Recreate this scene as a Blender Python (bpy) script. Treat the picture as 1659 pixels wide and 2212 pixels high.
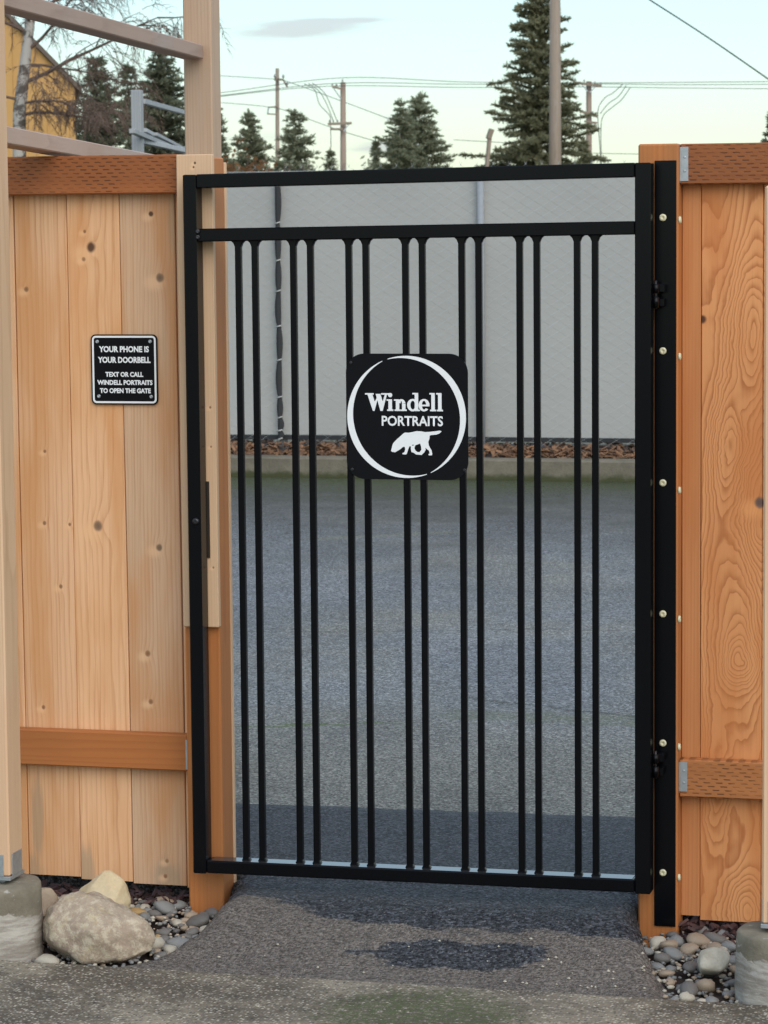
import bpy, bmesh, math, random
from mathutils import Vector, Matrix, noise as mnoise

scene = bpy.context.scene
for o in list(bpy.data.objects):
    bpy.data.objects.remove(o)
COL = scene.collection
rad = math.radians

# ------------------------------------------------------------------ camera
CAM = Vector((2.23364, -6.76873, 1.63827))
YAW, PITCH, ROLL, FPX = rad(-14.49771), rad(5.58553), rad(-0.50167), 6144.23   # focal length in px of a 1659 x 2212 picture
_f = Vector((math.sin(YAW), math.cos(YAW), 0)); _r = Vector((math.cos(YAW), -math.sin(YAW), 0)); _u = Vector((0, 0, 1))
FWD = _f * math.cos(PITCH) - _u * math.sin(PITCH)
_u2 = _u * math.cos(PITCH) + _f * math.sin(PITCH)
RIGHT = _r * math.cos(ROLL) + _u2 * math.sin(ROLL)
UP = _u2 * math.cos(ROLL) - _r * math.sin(ROLL)
cd = bpy.data.cameras.new('camera'); cam = bpy.data.objects.new('camera', cd); COL.objects.link(cam)
cam.matrix_world = Matrix(((RIGHT.x, UP.x, -FWD.x, CAM.x), (RIGHT.y, UP.y, -FWD.y, CAM.y), (RIGHT.z, UP.z, -FWD.z, CAM.z), (0, 0, 0, 1)))
cd.sensor_fit = 'VERTICAL'; cd.sensor_height = 36.0; cd.sensor_width = 27.0
cd.lens = FPX / 2212 * 36.0
cd.clip_start = 0.05; cd.clip_end = 9000
cd.dof.use_dof = True; cd.dof.focus_distance = 7.1; cd.dof.aperture_fstop = 20
scene.camera = cam
scene.render.resolution_x = 768; scene.render.resolution_y = 1024

# ------------------------------------------------------------------ sky, sun, exposure
world = bpy.data.worlds.new('World'); scene.world = world; world.use_nodes = True
SUN_EL, SUN_AZ = rad(38), rad(142)           # soft light from high behind the viewer
def build_world():
    nt = world.node_tree; nt.nodes.clear(); N = nt.nodes; L = nt.links
    out = N.new('ShaderNodeOutputWorld')
    sky = N.new('ShaderNodeTexSky'); sky.sky_type = 'NISHITA'; sky.sun_disc = False
    sky.sun_elevation = SUN_EL; sky.sun_rotation = SUN_AZ; sky.air_density = 1.0; sky.dust_density = 2.0
    b1 = N.new('ShaderNodeBackground'); b1.inputs['Strength'].default_value = 0.05
    L.new(sky.outputs[0], b1.inputs['Color'])
    tc = N.new('ShaderNodeTexCoord'); sep = N.new('ShaderNodeSeparateXYZ'); L.new(tc.outputs['Generated'], sep.inputs[0])
    ramp = N.new('ShaderNodeValToRGB'); L.new(sep.outputs['Z'], ramp.inputs[0])
    cr = ramp.color_ramp
    stops = [(0.0, (.59, .62, .445)), (0.03, (.565, .645, .51)), (0.055, (.485, .635, .57)), (0.09, (.40, .60, .64)), (0.25, (.41, .55, .66)), (1.0, (.41, .51, .66))]
    while len(cr.elements) < len(stops): cr.elements.new(0.5)
    for e, (p, c) in zip(cr.elements, stops): e.position = p; e.color = (*c, 1)
    # thin streaks of evening cloud, drawn by direction
    def M(op, a, b=None, c=None):
        n = N.new('ShaderNodeMath'); n.operation = op
        for i, v in enumerate((a, b, c)):
            if v is None: continue
            if isinstance(v, (int, float)): n.inputs[i].default_value = v
            else: L.new(v, n.inputs[i])
        return n.outputs[0]
    az = M('ARCTAN2', sep.outputs['X'], sep.outputs['Y']); el = sep.outputs['Z']
    comb = N.new('ShaderNodeCombineXYZ'); L.new(M('MULTIPLY', az, 30.0), comb.inputs[0]); L.new(M('MULTIPLY', el, 190.0), comb.inputs[1])
    nz = N.new('ShaderNodeTexNoise'); nz.inputs['Scale'].default_value = 1.6; nz.inputs['Detail'].default_value = 5; nz.inputs['Roughness'].default_value = .62
    L.new(comb.outputs[0], nz.inputs['Vector'])
    tot = None
    for u, v, ru, rv, amt in ((640, 63, 150, 21, 1.0), (770, 42, 110, 7, .55), (870, 255, 70, 12, .6), (850, 315, 120, 16, .8), (1450, 330, 200, 12, .35), (560, 300, 160, 22, .4), (1010, 110, 60, 5, .4)):
        d = RIGHT * (u - 829.5) / FPX + UP * (1106 - v) / FPX + FWD; d.normalize()
        a0, e0 = math.atan2(d.x, d.y), d.z
        x = M('DIVIDE', M('SUBTRACT', az, a0), ru / FPX); y = M('DIVIDE', M('SUBTRACT', el, e0), rv / FPX)
        y = M('ADD', y, M('MULTIPLY', x, -.25))
        g = M('MULTIPLY', M('EXPONENT', M('MULTIPLY', M('ADD', M('MULTIPLY', x, x), M('MULTIPLY', y, y)), -1.0)), amt)
        tot = g if tot is None else M('ADD', tot, g)
    msk = N.new('ShaderNodeMapRange'); msk.interpolation_type = 'SMOOTHSTEP'
    L.new(M('MULTIPLY', tot, M('ADD', nz.outputs[0], .12)), msk.inputs[0]); msk.inputs[1].default_value = .14; msk.inputs[2].default_value = .5
    mix = N.new('ShaderNodeMix'); mix.data_type = 'RGBA'
    L.new(M('MULTIPLY', msk.outputs[0], .92), mix.inputs[0]); L.new(ramp.outputs[0], mix.inputs[6]); mix.inputs[7].default_value = (.32, .345, .37, 1)
    b2 = N.new('ShaderNodeBackground'); L.new(mix.outputs[2], b2.inputs['Color']); b2.inputs['Strength'].default_value = 1.0
    add = N.new('ShaderNodeAddShader'); L.new(b1.outputs[0], add.inputs[0]); L.new(b2.outputs[0], add.inputs[1]); L.new(add.outputs[0], out.inputs['Surface'])
build_world()
sd = bpy.data.lights.new('sun', 'SUN'); sun = bpy.data.objects.new('sun', sd); COL.objects.link(sun)
sd.energy = 1.5; sd.angle = rad(60); sd.color = (1.0, .93, .84)
_sd = Vector((math.sin(SUN_AZ) * math.cos(SUN_EL), math.cos(SUN_AZ) * math.cos(SUN_EL), math.sin(SUN_EL)))
sun.rotation_euler = _sd.to_track_quat('Z', 'Y').to_euler(); sun.location = (0, -5, 8)
vs = scene.view_settings; vs.view_transform = 'Standard'; vs.look = 'None'; vs.exposure = 0.38; vs.gamma = 1.0; vs.use_curve_mapping = False

# ------------------------------------------------------------------ picture rays
def ray(u, v): return RIGHT * ((u - 829.5) / FPX) + UP * ((1106 - v) / FPX) + FWD
def oy(u, v, Y): d = ray(u, v); return CAM + d * ((Y - CAM.y) / d.y)
def oz(u, v, Z): d = ray(u, v); return CAM + d * ((Z - CAM.z) / d.z)
def at(u, v, depth): return CAM + ray(u, v) * depth
def base(u, depth, z=0.0): p = at(u, 500, depth); return Vector((p.x, p.y, z))

# ------------------------------------------------------------------ materials
class G:
    """small node-graph writer"""
    def __init__(s, name):
        s.mat = bpy.data.materials.new(name); s.mat.use_nodes = True
        s.nt = s.mat.node_tree; s.nt.nodes.clear()
        s.out = s.nt.nodes.new('ShaderNodeOutputMaterial'); s.b = s.nt.nodes.new('ShaderNodeBsdfPrincipled')
        s.nt.links.new(s.b.outputs[0], s.out.inputs[0])
        s.tc = s.nt.nodes.new('ShaderNodeTexCoord'); s.oi = s.nt.nodes.new('ShaderNodeObjectInfo')
        s.P = s.tc.outputs['Object']; s.rand = s.oi.outputs['Random']
        s._sep = None
    def put(s, sock, v):
        if v is None: return
        if hasattr(v, 'links') or isinstance(v, bpy.types.NodeSocket): s.nt.links.new(v, sock)
        else:
            if sock.type == 'RGBA' and len(v) == 3: v = (*v, 1)
            sock.default_value = v
    def m(s, op, a, b=None, c=None):
        n = s.nt.nodes.new('ShaderNodeMath'); n.operation = op
        for i, v in enumerate((a, b, c)): s.put(n.inputs[i], v)
        return n.outputs[0]
    def xyz(s, vec=None):
        n = s.nt.nodes.new('ShaderNodeSeparateXYZ'); s.put(n.inputs[0], vec or s.P); return n.outputs
    def vec(s, x, y, z):
        n = s.nt.nodes.new('ShaderNodeCombineXYZ')
        for i, v in enumerate((x, y, z)): s.put(n.inputs[i], v)
        return n.outputs[0]
    def noise(s, vec, scale=1., detail=3, rough=.5, w=None, dist=0.):
        n = s.nt.nodes.new('ShaderNodeTexNoise'); n.noise_dimensions = '4D' if w is not None else '3D'
        s.put(n.inputs['Vector'], vec); n.inputs['Scale'].default_value = scale; n.inputs['Detail'].default_value = detail
        n.inputs['Roughness'].default_value = rough; n.inputs['Distortion'].default_value = dist
        if w is not None: s.put(n.inputs['W'], w)
        return n.outputs[0]
    def voro(s, vec, scale, feat='F1', out='Distance', rnd=1.):
        n = s.nt.nodes.new('ShaderNodeTexVoronoi'); n.feature = feat; s.put(n.inputs['Vector'], vec); n.inputs['Scale'].default_value = scale
        n.inputs['Randomness'].default_value = rnd
        return n.outputs[out]
    def sm(s, v, a, b, lo=0., hi=1.):
        n = s.nt.nodes.new('ShaderNodeMapRange'); n.interpolation_type = 'SMOOTHSTEP'; s.put(n.inputs[0], v)
        for i, x in zip((1, 2, 3, 4), (a, b, lo, hi)): s.put(n.inputs[i], x)
        return n.outputs[0]
    def mix(s, f, a, b, mode='MIX'):
        n = s.nt.nodes.new('ShaderNodeMix'); n.data_type = 'RGBA'; n.blend_type = mode
        s.put(n.inputs[0], f); s.put(n.inputs[6], a); s.put(n.inputs[7], b); return n.outputs[2]
    def bump(s, h, strength=.3, dist=.01):
        n = s.nt.nodes.new('ShaderNodeBump'); n.inputs['Strength'].default_value = strength; n.inputs['Distance'].default_value = dist
        s.put(n.inputs['Height'], h); s.put(s.b.inputs['Normal'], n.outputs[0])
    def fin(s, col, rough=.6, metal=0., spec=None):
        s.put(s.b.inputs['Base Color'], col); s.put(s.b.inputs['Roughness'], rough); s.put(s.b.inputs['Metallic'], metal)
        if spec is not None: s.put(s.b.inputs['Specular IOR Level'], spec)
        return s.mat

def wood(name, light, dark, axis='z', bands=9., ka=7., kg=.55, lin=20., knots=(), swirl=(), incise=False, stain=None, rough=.62, contrast=.55, weather=None, fib=.6, wob_amt=.35, sharp=2.8, stain_amt=.65, soil=()):
    """sawn timber: growth rings cut lengthwise, fibres, optional knots (a, g, radius, colour, strength) and swirls"""
    g = G(name); X, Y, Z = g.xyz()
    a, q = (X, Z) if axis == 'z' else (Z, X)
    if axis == 'y': a, q = X, Y
    W = g.m('MULTIPLY', g.rand, 60.)
    if axis == 'y': vv = g.vec(g.m('MULTIPLY', X, ka), g.m('MULTIPLY', Z, ka), g.m('MULTIPLY', q, kg))
    else: vv = g.vec(g.m('MULTIPLY', a, ka), g.m('MULTIPLY', Y, ka), g.m('MULTIPLY', q, kg))
    h = g.m('MULTIPLY', g.noise(vv, 1., 2.5, .45, W), bands)
    h = g.m('ADD', h, g.m('MULTIPLY', a, lin))
    wob = g.noise(g.vec(g.m('MULTIPLY', a, 30.), Y, g.m('MULTIPLY', q, 9.)), 1., 2, .5, W)
    h = g.m('ADD', h, g.m('MULTIPLY', wob, wob_amt))
    wb2 = g.m('SUBTRACT', g.noise(g.vec(g.m('MULTIPLY', a, 16.), Y, g.m('MULTIPLY', q, 13.)), 1., 3, .6, W), .5) if swirl else None
    for (ka_, kz, r, amp, st) in swirl:
        da = g.m('DIVIDE', g.m('ADD', g.m('SUBTRACT', a, ka_), g.m('MULTIPLY', wb2, .045)), r); dz = g.m('DIVIDE', g.m('ADD', g.m('SUBTRACT', q, kz), g.m('MULTIPLY', g.m('MULTIPLY', da, da), .008)), r * st)
        d2 = g.m('ADD', g.m('MULTIPLY', da, da), g.m('MULTIPLY', dz, dz))
        h = g.m('ADD', h, g.m('MULTIPLY', g.m('EXPONENT', g.m('MULTIPLY', d2, -1.)), amp))
    ks = []
    for (ka_, kz, r, colr, amp) in knots:
        nx = g.m('ADD', g.m('SUBTRACT', a, ka_), g.m('MULTIPLY', g.m('SUBTRACT', wob, .5), r * .9)); nz = g.m('SUBTRACT', q, kz)
        d2 = g.m('ADD', g.m('MULTIPLY', nx, nx), g.m('MULTIPLY', g.m('MULTIPLY', nz, nz), .8))
        h = g.m('ADD', h, g.m('MULTIPLY', g.m('EXPONENT', g.m('MULTIPLY', d2, -1. / (r * 2.6) ** 2)), amp * .55))
        ox = g.m('ADD', nx, r * 1.3); oz_ = g.m('ADD', nz, r * 1.1); ks.append((g.m('SQRT', d2), r, colr, g.m('SQRT', g.m('ADD', g.m('MULTIPLY', g.m('MULTIPLY', ox, ox), .6), g.m('MULTIPLY', oz_, oz_)))))
    h = g.m('ADD', h, g.m('MULTIPLY', g.noise(g.vec(g.m('MULTIPLY', h, .8), 3.3, 0.), 1., 1, .5, W), 1.1))
    fr = g.m('FRACT', h)
    band = g.m('MULTIPLY', g.m('POWER', fr, sharp), g.sm(fr, .9, 1., 1., 0.))
    fibv = g.vec(g.m('MULTIPLY', a, 130.), g.m('MULTIPLY', Y, 60.), g.m('MULTIPLY', q, 2.6))
    if axis == 'y': fibv = g.vec(g.m('MULTIPLY', X, 130.), g.m('MULTIPLY', Z, 130.), g.m('MULTIPLY', q, 2.6))
    fbr = g.noise(fibv, 1., 4, .75, W)
    f = g.m('ADD', g.m('MULTIPLY', band, contrast), g.m('MULTIPLY', g.m('SUBTRACT', fbr, .5), fib * 2))
    f = g.m('MAXIMUM', g.m('MINIMUM', f, 1.), 0.)
    col = g.mix(f, light, dark)
    big = g.noise(g.vec(g.m('MULTIPLY', a, 9.), Y, g.m('MULTIPLY', q, 1.6)), 1., 3, .55, g.m('ADD', W, 9.))
    if stain: col = g.mix(g.sm(big, .40, .64, 0., stain_amt), col, stain)
    if weather:
        wn = g.noise(g.vec(g.m('MULTIPLY', a, 14.), Y, g.m('MULTIPLY', q, 2.2)), 1., 4, .6, g.m('ADD', W, 31.))
        col = g.mix(g.sm(wn, .5, .72, 0., .55), col, weather)
    # slight lightness difference from piece to piece
    bri = g.m('ADD', .88, g.m('MULTIPLY', g.rand, .24))
    col = g.mix(1., col, g.vec(bri, bri, bri), 'MULTIPLY')
    for (sa, sq, ra, rq, sc_, am) in soil:
        d2 = g.m('ADD', g.m('POWER', g.m('DIVIDE', g.m('SUBTRACT', a, sa), ra), 2.), g.m('POWER', g.m('DIVIDE', g.m('SUBTRACT', q, sq), rq), 2.))
        col = g.mix(g.m('MULTIPLY', g.sm(g.m('ADD', g.m('EXPONENT', g.m('MULTIPLY', d2, -1.)), g.m('MULTIPLY', g.m('SUBTRACT', fbr, .5), 1.2)), .3, .8), am), col, sc_)
    for d, r, colr, dh in ks:
        col = g.mix(g.sm(dh, r * .3, r * 2.6, .6, 0.), col, (light[0] * 1.14, light[1] * 1.12, light[2] * 1.05))
        ringk = g.m('ADD', .55, g.m('MULTIPLY', g.m('SINE', g.m('MULTIPLY', d, 9. / r)), .25))
        col = g.mix(g.m('MULTIPLY', g.sm(d, r * .5, r * 1.15, 1., 0.), .9), col, g.mix(ringk, colr, (colr[0] * .55, colr[1] * .5, colr[2] * .5)))
    hgt = g.m('MULTIPLY', fbr, .6)
    if incise:
        row = g.m('MULTIPLY', a, 110.); rf = g.m('FLOOR', row)
        off = g.m('MULTIPLY', g.m('FRACT', g.m('MULTIPLY', g.m('SINE', g.m('MULTIPLY', rf, 12.9)), 43.7)), 1.)
        cx = g.m('FRACT', g.m('ADD', g.m('MULTIPLY', q, 33.), g.m('MULTIPLY', rf, .37)))
        wig = g.m('MULTIPLY', g.noise(g.vec(g.m('MULTIPLY', q, 60.), a, 0.), 1., 2), .35)
        slit = g.m('MULTIPLY', g.sm(g.m('ABSOLUTE', g.m('SUBTRACT', cx, .5)), .20, .33, 1., 0.), g.sm(g.m('ABSOLUTE', g.m('SUBTRACT', g.m('ADD', g.m('FRACT', row), wig), .65)), .10, .24, 1., 0.))
        slit = g.m('MULTIPLY', slit, g.sm(g.noise(g.P, 11., 2, .5, W), .38, .6, .25, 1.))
        col = g.mix(g.m('MULTIPLY', slit, .72), col, (.045, .018, .008)); hgt = g.m('SUBTRACT', hgt, g.m('MULTIPLY', slit, 2.5))
    g.bump(hgt, .35, .0012)
    return g.fin(col, rough, spec=.3)

def plain(name, col, rough=.5, metal=0., nscale=40., namp=.15, bump=0., bscale=200., spec=None):
    g = G(name); n = g.noise(g.P, nscale, 4, .6)
    v = g.m('ADD', 1. - namp, g.m('MULTIPLY', n, 2 * namp))
    if bump: g.bump(g.noise(g.P, bscale, 3, .6), bump, .002)
    r = g.m('ADD', rough - .06, g.m('MULTIPLY', g.noise(g.P, nscale * 2.3, 3), .12))
    return g.fin(g.mix(1., col, g.vec(v, v, v), 'MULTIPLY'), r, metal, spec)

def kn(u, v, r, col, amp=1.6, Y=.058):
    p = oy(u, v, Y); return (p.x, p.z, r / 860., col, amp)
DK, BR, GR, PL = (.055, .016, .009), (.30, .145, .065), (.20, .125, .075), (.38, .20, .09)
M = {}
def left_board(i, light, dark, weather, knots, **k):
    M['board_left%d' % i] = wood('cedar_board_light', light, dark, bands=k.get('bands', 9), ka=6.5, kg=.38, lin=k.get('lin', 34), contrast=.62, fib=1.0, wob_amt=.7, stain_amt=.7, soil=k.get('soil', ()), stain=(.54, .235, .08), weather=weather, knots=knots)
left_board(0, (.67, .395, .22), (.43, .19, .072), None, [])
left_board(1, (.67, .395, .22), (.43, .18, .068), None, [kn(96, 975, 4, BR, .8), kn(96, 1130, 5, BR, .8), kn(131, 1267, 5, BR, 1), kn(93, 1528, 5, BR, 1), kn(56, 625, 6, BR, 1), kn(150, 1133, 4, BR, .8)], lin=75, soil=[(oy(82, 1770, .058).x, oy(82, 1770, .058).z, .022, .13, (.27, .21, .14), .5), (oy(60, 1880, .058).x, oy(60, 1880, .058).z, .05, .05, (.28, .22, .15), .45)])
left_board(2, (.68, .40, .22), (.43, .185, .068), None, [kn(196, 534, 12, DK), kn(211, 1136, 12, GR, 2.2), kn(182, 500, 4, BR, .5), kn(180, 560, 5, PL, .6)], lin=60, bands=13, soil=[(oy(185, 1890, .058).x, oy(185, 1890, .058).z, .03, .09, (.34, .26, .175), .6)])
left_board(3, (.64, .41, .255), (.44, .225, .105), (.54, .37, .235), [kn(345, 600, 10, GR), kn(326, 462, 6, DK, 1), kn(343, 1183, 8, GR), kn(319, 1412, 7, BR, 1.4), kn(325, 1516, 6, BR, 1.4), kn(339, 1640, 5, DK, .8), kn(357, 1893, 5, BR, 1), kn(360, 1860, 5, PL, 1)], lin=105, soil=[(oy(360, 1900, .058).x, oy(360, 1900, .058).z, .05, .06, (.3, .24, .165), .5), (oy(376, 480, .058).x, oy(376, 480, .058).z, .02, .10, (.36, .25, .14), .5)])
M['board_plain'] = wood('cedar_board_plain', (.62, .27, .105), (.42, .14, .042), bands=7, ka=8, kg=.4, lin=110, contrast=.6, fib=.8, stain=(.52, .19, .06))
M['board_right'] = wood('cedar_boards_orange', (.66, .295, .115), (.34, .10, .027), bands=24, ka=4.6, kg=.6, lin=10, contrast=1.0, fib=.5, wob_amt=1.3, sharp=3.2, stain=(.50, .165, .045),
    swirl=[(1.352, .60, .042, 6., 1.35), (1.335, .68, .08, 6., 3.2), (1.33, 1.12, .04, 7., 3.2), (1.385, 1.40, .06, 8., 3.0), (1.37, -.02, .055, 8., 1.6), (1.40, .95, .06, -7., 2.2), (1.30, .30, .03, 4, 6.)],
    knots=[kn(1641, 1086, 12, (.10, .085, .085), 3.), kn(1518, 690, 9, DK, 1.5)])
M['treated_rail'] = wood('treated_timber_rail', (.30, .098, .03), (.19, .055, .016), axis='x', bands=6, ka=9, kg=.5, lin=30, contrast=.4, incise=True, stain=(.21, .07, .023), rough=.58)
M['treated_smooth'] = wood('treated_rail_smooth', (.43, .15, .042), (.27, .082, .022), axis='x', bands=6, ka=9, kg=.5, lin=45, contrast=.5, fib=.3, stain=(.36, .125, .035), rough=.55)
M['treated_orange'] = wood('treated_rail_orange', (.43, .165, .055), (.28, .09, .026), axis='x', bands=6, ka=9, kg=.5, lin=30, contrast=.4, incise=True, stain=(.36, .125, .04), rough=.58)
M['treated_post'] = wood('treated_timber_post', (.47, .172, .05), (.30, .095, .028), bands=6, ka=9, kg=.4, lin=80, contrast=.5, stain=(.33, .135, .05), rough=.58)
M['trim'] = wood('new_trim_board', (.68, .455, .285), (.54, .325, .18), bands=6, ka=6, kg=.3, lin=120, contrast=.5,
    knots=[kn(421, 352, 3, DK, .3, -.02), kn(418, 361, 2.5, DK, .3, -.02), kn(454, 880, 3, BR, .3, -.02), kn(456, 965, 2.5, BR, .3, -.02), kn(461, 1226, 2.5, BR, .3, -.02)])
M['post_pale'] = wood('planed_fir_post', (.60, .405, .255), (.43, .255, .14), bands=7, ka=7, kg=.35, lin=110, contrast=.6, fib=.8, stain=(.58, .365, .22))
M['post_brown'] = wood('aged_fir_post', (.47, .325, .225), (.32, .20, .125), bands=7, ka=7, kg=.35, lin=110, contrast=.6, fib=.8, stain=(.42, .27, .175), weather=(.42, .33, .26))
M['rail_weathered'] = wood('weathered_fir_rail', (.40, .28, .22), (.27, .175, .13), axis='y', bands=5, ka=8, kg=.4, lin=40, contrast=.5, stain=(.36, .24, .18), weather=(.37, .32, .31))
M['grey_timber'] = wood('silvered_timber', (.36, .37, .38), (.2, .2, .2), bands=6, ka=6, kg=.4, lin=35, contrast=.5)
M['pole_timber'] = wood('pole_timber', (.255, .20, .15), (.125, .095, .07), bands=6, ka=5, kg=.2, lin=12, contrast=.5, weather=(.3, .25, .22))
M['pole_red'] = wood('pole_timber_red', (.27, .20, .155), (.155, .112, .088), bands=6, ka=5, kg=.2, lin=12, contrast=.5)
M['black_steel'] = plain('black_powder_coat', (.0028, .003, .0042), .2, 0., 300, .25, spec=.16)
M['sign_black'] = plain('sign_black', (.0035, .0035, .005), .4, 0., 60, .2, spec=.14)
M['sign_white'] = plain('sign_white', (.74, .75, .76), .5, 0., 60, .05)
M['galv'] = plain('galvanised_steel', (.42, .45, .47), .42, .75, 60, .3)
M['screw'] = plain('brass_coated_screw', (.64, .60, .40), .4, .0, 300, .2)
M['strike'] = plain('bronzed_strike', (.035, .026, .02), .5, .3, 60, .3)
M['glare_gloss'] = plain('glare_strip', (.02, .02, .022), .08, 0., 60, .1, spec=1.)  # extra glossy black for the strip that catches sky glare
M['dome'] = plain('dark_bolt', (.03, .03, .034), .3, .6, 200, .2)
M['wire'] = plain('line_wire', (.05, .055, .055), .6)
M['ceramic'] = plain('insulator_grey', (.3, .3, .3), .35)
M['link'] = plain('galvanised_wire', (.36, .365, .36), .6, .0)
M['fence_pipe'] = plain('dull_galvanised_pipe', (.25, .265, .285), .8, .0)
M['black_fabric'] = plain('black_mesh_fabric', (.018, .019, .021), .75, 0., 120, .3, .4, 500)
M['tie'] = plain('wire_tie', (.42, .42, .4), .5, .2)

def mat_screen():
    g = G('grey_privacy_fabric'); X, Y, Z = g.xyz()
    n1 = g.noise(g.vec(g.m('MULTIPLY', X, 3.), Y, g.m('MULTIPLY', Z, 75.)), 1., 3, .6); n2 = g.noise(g.vec(X, Y, g.m('MULTIPLY', Z, 1.2)), 1.3, 3)
    v = g.m('ADD', .86, g.m('ADD', g.m('MULTIPLY', n1, .12), g.m('MULTIPLY', n2, .16)))
    return g.fin(g.mix(1., (.375, .375, .358), g.vec(v, v, v), 'MULTIPLY'), .8, spec=.15)
M['screen'] = mat_screen()

def mat_asphalt(name, wetmask, dry, wet, rdry=.8, rwet=.3, extra=None, sc=1., spec=.5, bd=.006, con=.8):
    g = G(name); X, Y, Z = g.xyz()
    v1 = g.voro(g.P, 190. * sc); vc = g.voro(g.P, 190. * sc, out='Color'); big = g.noise(g.P, 2.4, 5, .65); fine = g.noise(g.P, 420., 3, .6)
    lum = g.xyz(vc)[0]
    w = wetmask(g, X, Y, big)
    col = g.mix(w, dry, wet)
    gr = g.noise(g.P, 170. * sc, 2, .7)
    t = g.m('ADD', .5 - con * .45, g.m('ADD', g.m('ADD', g.m('MULTIPLY', g.m('POWER', lum, 2.), con), g.m('MULTIPLY', big, .8)), g.m('MULTIPLY', g.sm(gr, .36, .66), con)))
    tw = g.m('ADD', .10, g.m('ADD', g.m('MULTIPLY', g.m('POWER', lum, 3.), 2.4), g.m('ADD', g.m('MULTIPLY', g.sm(gr, .40, .68), .9), g.m('MULTIPLY', big, .5))))  # stone grain where wet, with glints painted in as bright grains
    t = g.m('ADD', t, g.m('MULTIPLY', g.m('SUBTRACT', tw, t), w))
    col = g.mix(1., col, g.vec(t, t, t), 'MULTIPLY')
    spk = g.m('MULTIPLY', g.sm(g.xyz(vc)[1], .95, .98), g.sm(v1, .25, .5, .6, 0.))
    col = g.mix(spk, col, (.34, .31, .27))
    if extra: col = extra(g, X, Y, col, big)
    ro = g.m('ADD', rdry, g.m('MULTIPLY', w, rwet - rdry)); ro = g.m('ADD', ro, g.m('MULTIPLY', g.m('SUBTRACT', g.xyz(vc)[2], .5), .5))
    hh = g.m('ADD', g.m('MULTIPLY', g.sm(v1, 0., .7, 1., 0.), .8), g.m('MULTIPLY', gr, .4))
    g.bump(hh, 1., bd)
    sp = g.m('MULTIPLY', g.m('ADD', .15, g.m('MULTIPLY', g.m('POWER', g.xyz(vc)[2], 2.), 2.4)), spec)
    return g.fin(col, ro, spec=g.m('MINIMUM', sp, 1.))

def lot_wet(g, X, Y, big):
    n = g.noise(g.vec(g.m('MULTIPLY', X, .5), g.m('MULTIPLY', Y, .35), 0.), 1.3, 4, .6)
    return g.m('MULTIPLY', g.sm(n, .3, .62), g.sm(Y, 1.4, 3.4, .0, 1.))
def lot_extra(g, X, Y, col, big):
    n = g.noise(g.vec(X, g.m('MULTIPLY', Y, 2.), 0.), 1.6, 5, .65)
    mott = g.noise(g.vec(g.m('MULTIPLY', X, .8), g.m('MULTIPLY', Y, .45), 4.), 1.6, 5, .62); mt = g.m('ADD', .45, g.m('MULTIPLY', mott, 1.1)); col = g.mix(1., col, g.vec(mt, mt, mt), 'MULTIPLY')
    col = g.mix(g.sm(g.m('ADD', Y, g.m('MULTIPLY', n, 4.)), 8.6, 12.6, 0., .72), col, (.04, .043, .036))
    moss = g.m('MULTIPLY', g.sm(g.m('ADD', Y, g.m('MULTIPLY', n, 2.4)), 11.2, 12.7), g.sm(g.noise(g.P, 30., 4, .7), .34, .6, .35, 1.))
    col = g.mix(g.m('MULTIPLY', moss, .85), col, (.05, .066, .016))
    # hairline cracks with moss in them
    for (x0, y0, sl, x1, x2, wd, c, am) in ((0., 2.42, .30, -.95, -.02, .020, (.075, .105, .025), .9), (0., 2.95, -.42, -.1, 1.1, .017, (.03, .03, .02), .85), (0., 2.62, -.05, -.1, 1.2, .09, (.10, .11, .05), .55), (-1.6, 8.2, .7, -2.1, -1.1, .08, (.2, .19, .09), .35), (0, 4.7, .22, -2, 1.5, .012, (.03, .03, .03), .6)):
        wv = g.m('MULTIPLY', g.m('SUBTRACT', g.noise(g.vec(X, Y, 0.), 5., 4, .7), .5), .3)
        d = g.m('ABSOLUTE', g.m('SUBTRACT', g.m('ADD', Y, wv), g.m('ADD', y0, g.m('MULTIPLY', g.m('SUBTRACT', X, x0), sl))))
        k = g.m('MULTIPLY', g.m('MULTIPLY', g.sm(d, wd * .4, wd * 1.6, 1., 0.), g.sm(g.noise(g.P, 26., 3, .7), .32, .56)), g.m('MULTIPLY', g.sm(X, x1, x1 + .2), g.sm(X, x2 - .2, x2, 1., 0.)))
        col = g.mix(g.m('MULTIPLY', k, am), col, c)
    return col
M['lot'] = mat_asphalt('old_asphalt', lot_wet, (.14, .135, .116), (.10, .103, .11), .78, .40, lot_extra, .62, .38, .007, 1.25)
def apron_wet(g, X, Y, big):
    n = g.m('SUBTRACT', g.noise(g.vec(X, g.m('MULTIPLY', Y, 2.5), 0.), 5., 5, .65), .5)
    edge = g.m('ADD', g.m('ADD', Y, g.m('MULTIPLY', n, .16)), g.m('MULTIPLY', g.sm(X, .12, .5, -.14, .0), 1.))
    a = g.sm(edge, -.255, -.235)
    dx = g.m('DIVIDE', g.m('SUBTRACT', X, .745), .20); dy = g.m('DIVIDE', g.m('SUBTRACT', Y, -.37), .078)
    r = g.m('ADD', g.m('SQRT', g.m('ADD', g.m('MULTIPLY', dx, dx), g.m('MULTIPLY', dy, dy))), g.m('MULTIPLY', n, 2.4))
    pch = g.sm(r, .88, 1.02, 1., 0.)
    return g.m('MAXIMUM', a, pch)
M['apron'] = mat_asphalt('new_asphalt', apron_wet, (.118, .102, .089), (.036, .037, .041), .88, .58, None, .8, .2, .005, .7)

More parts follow.
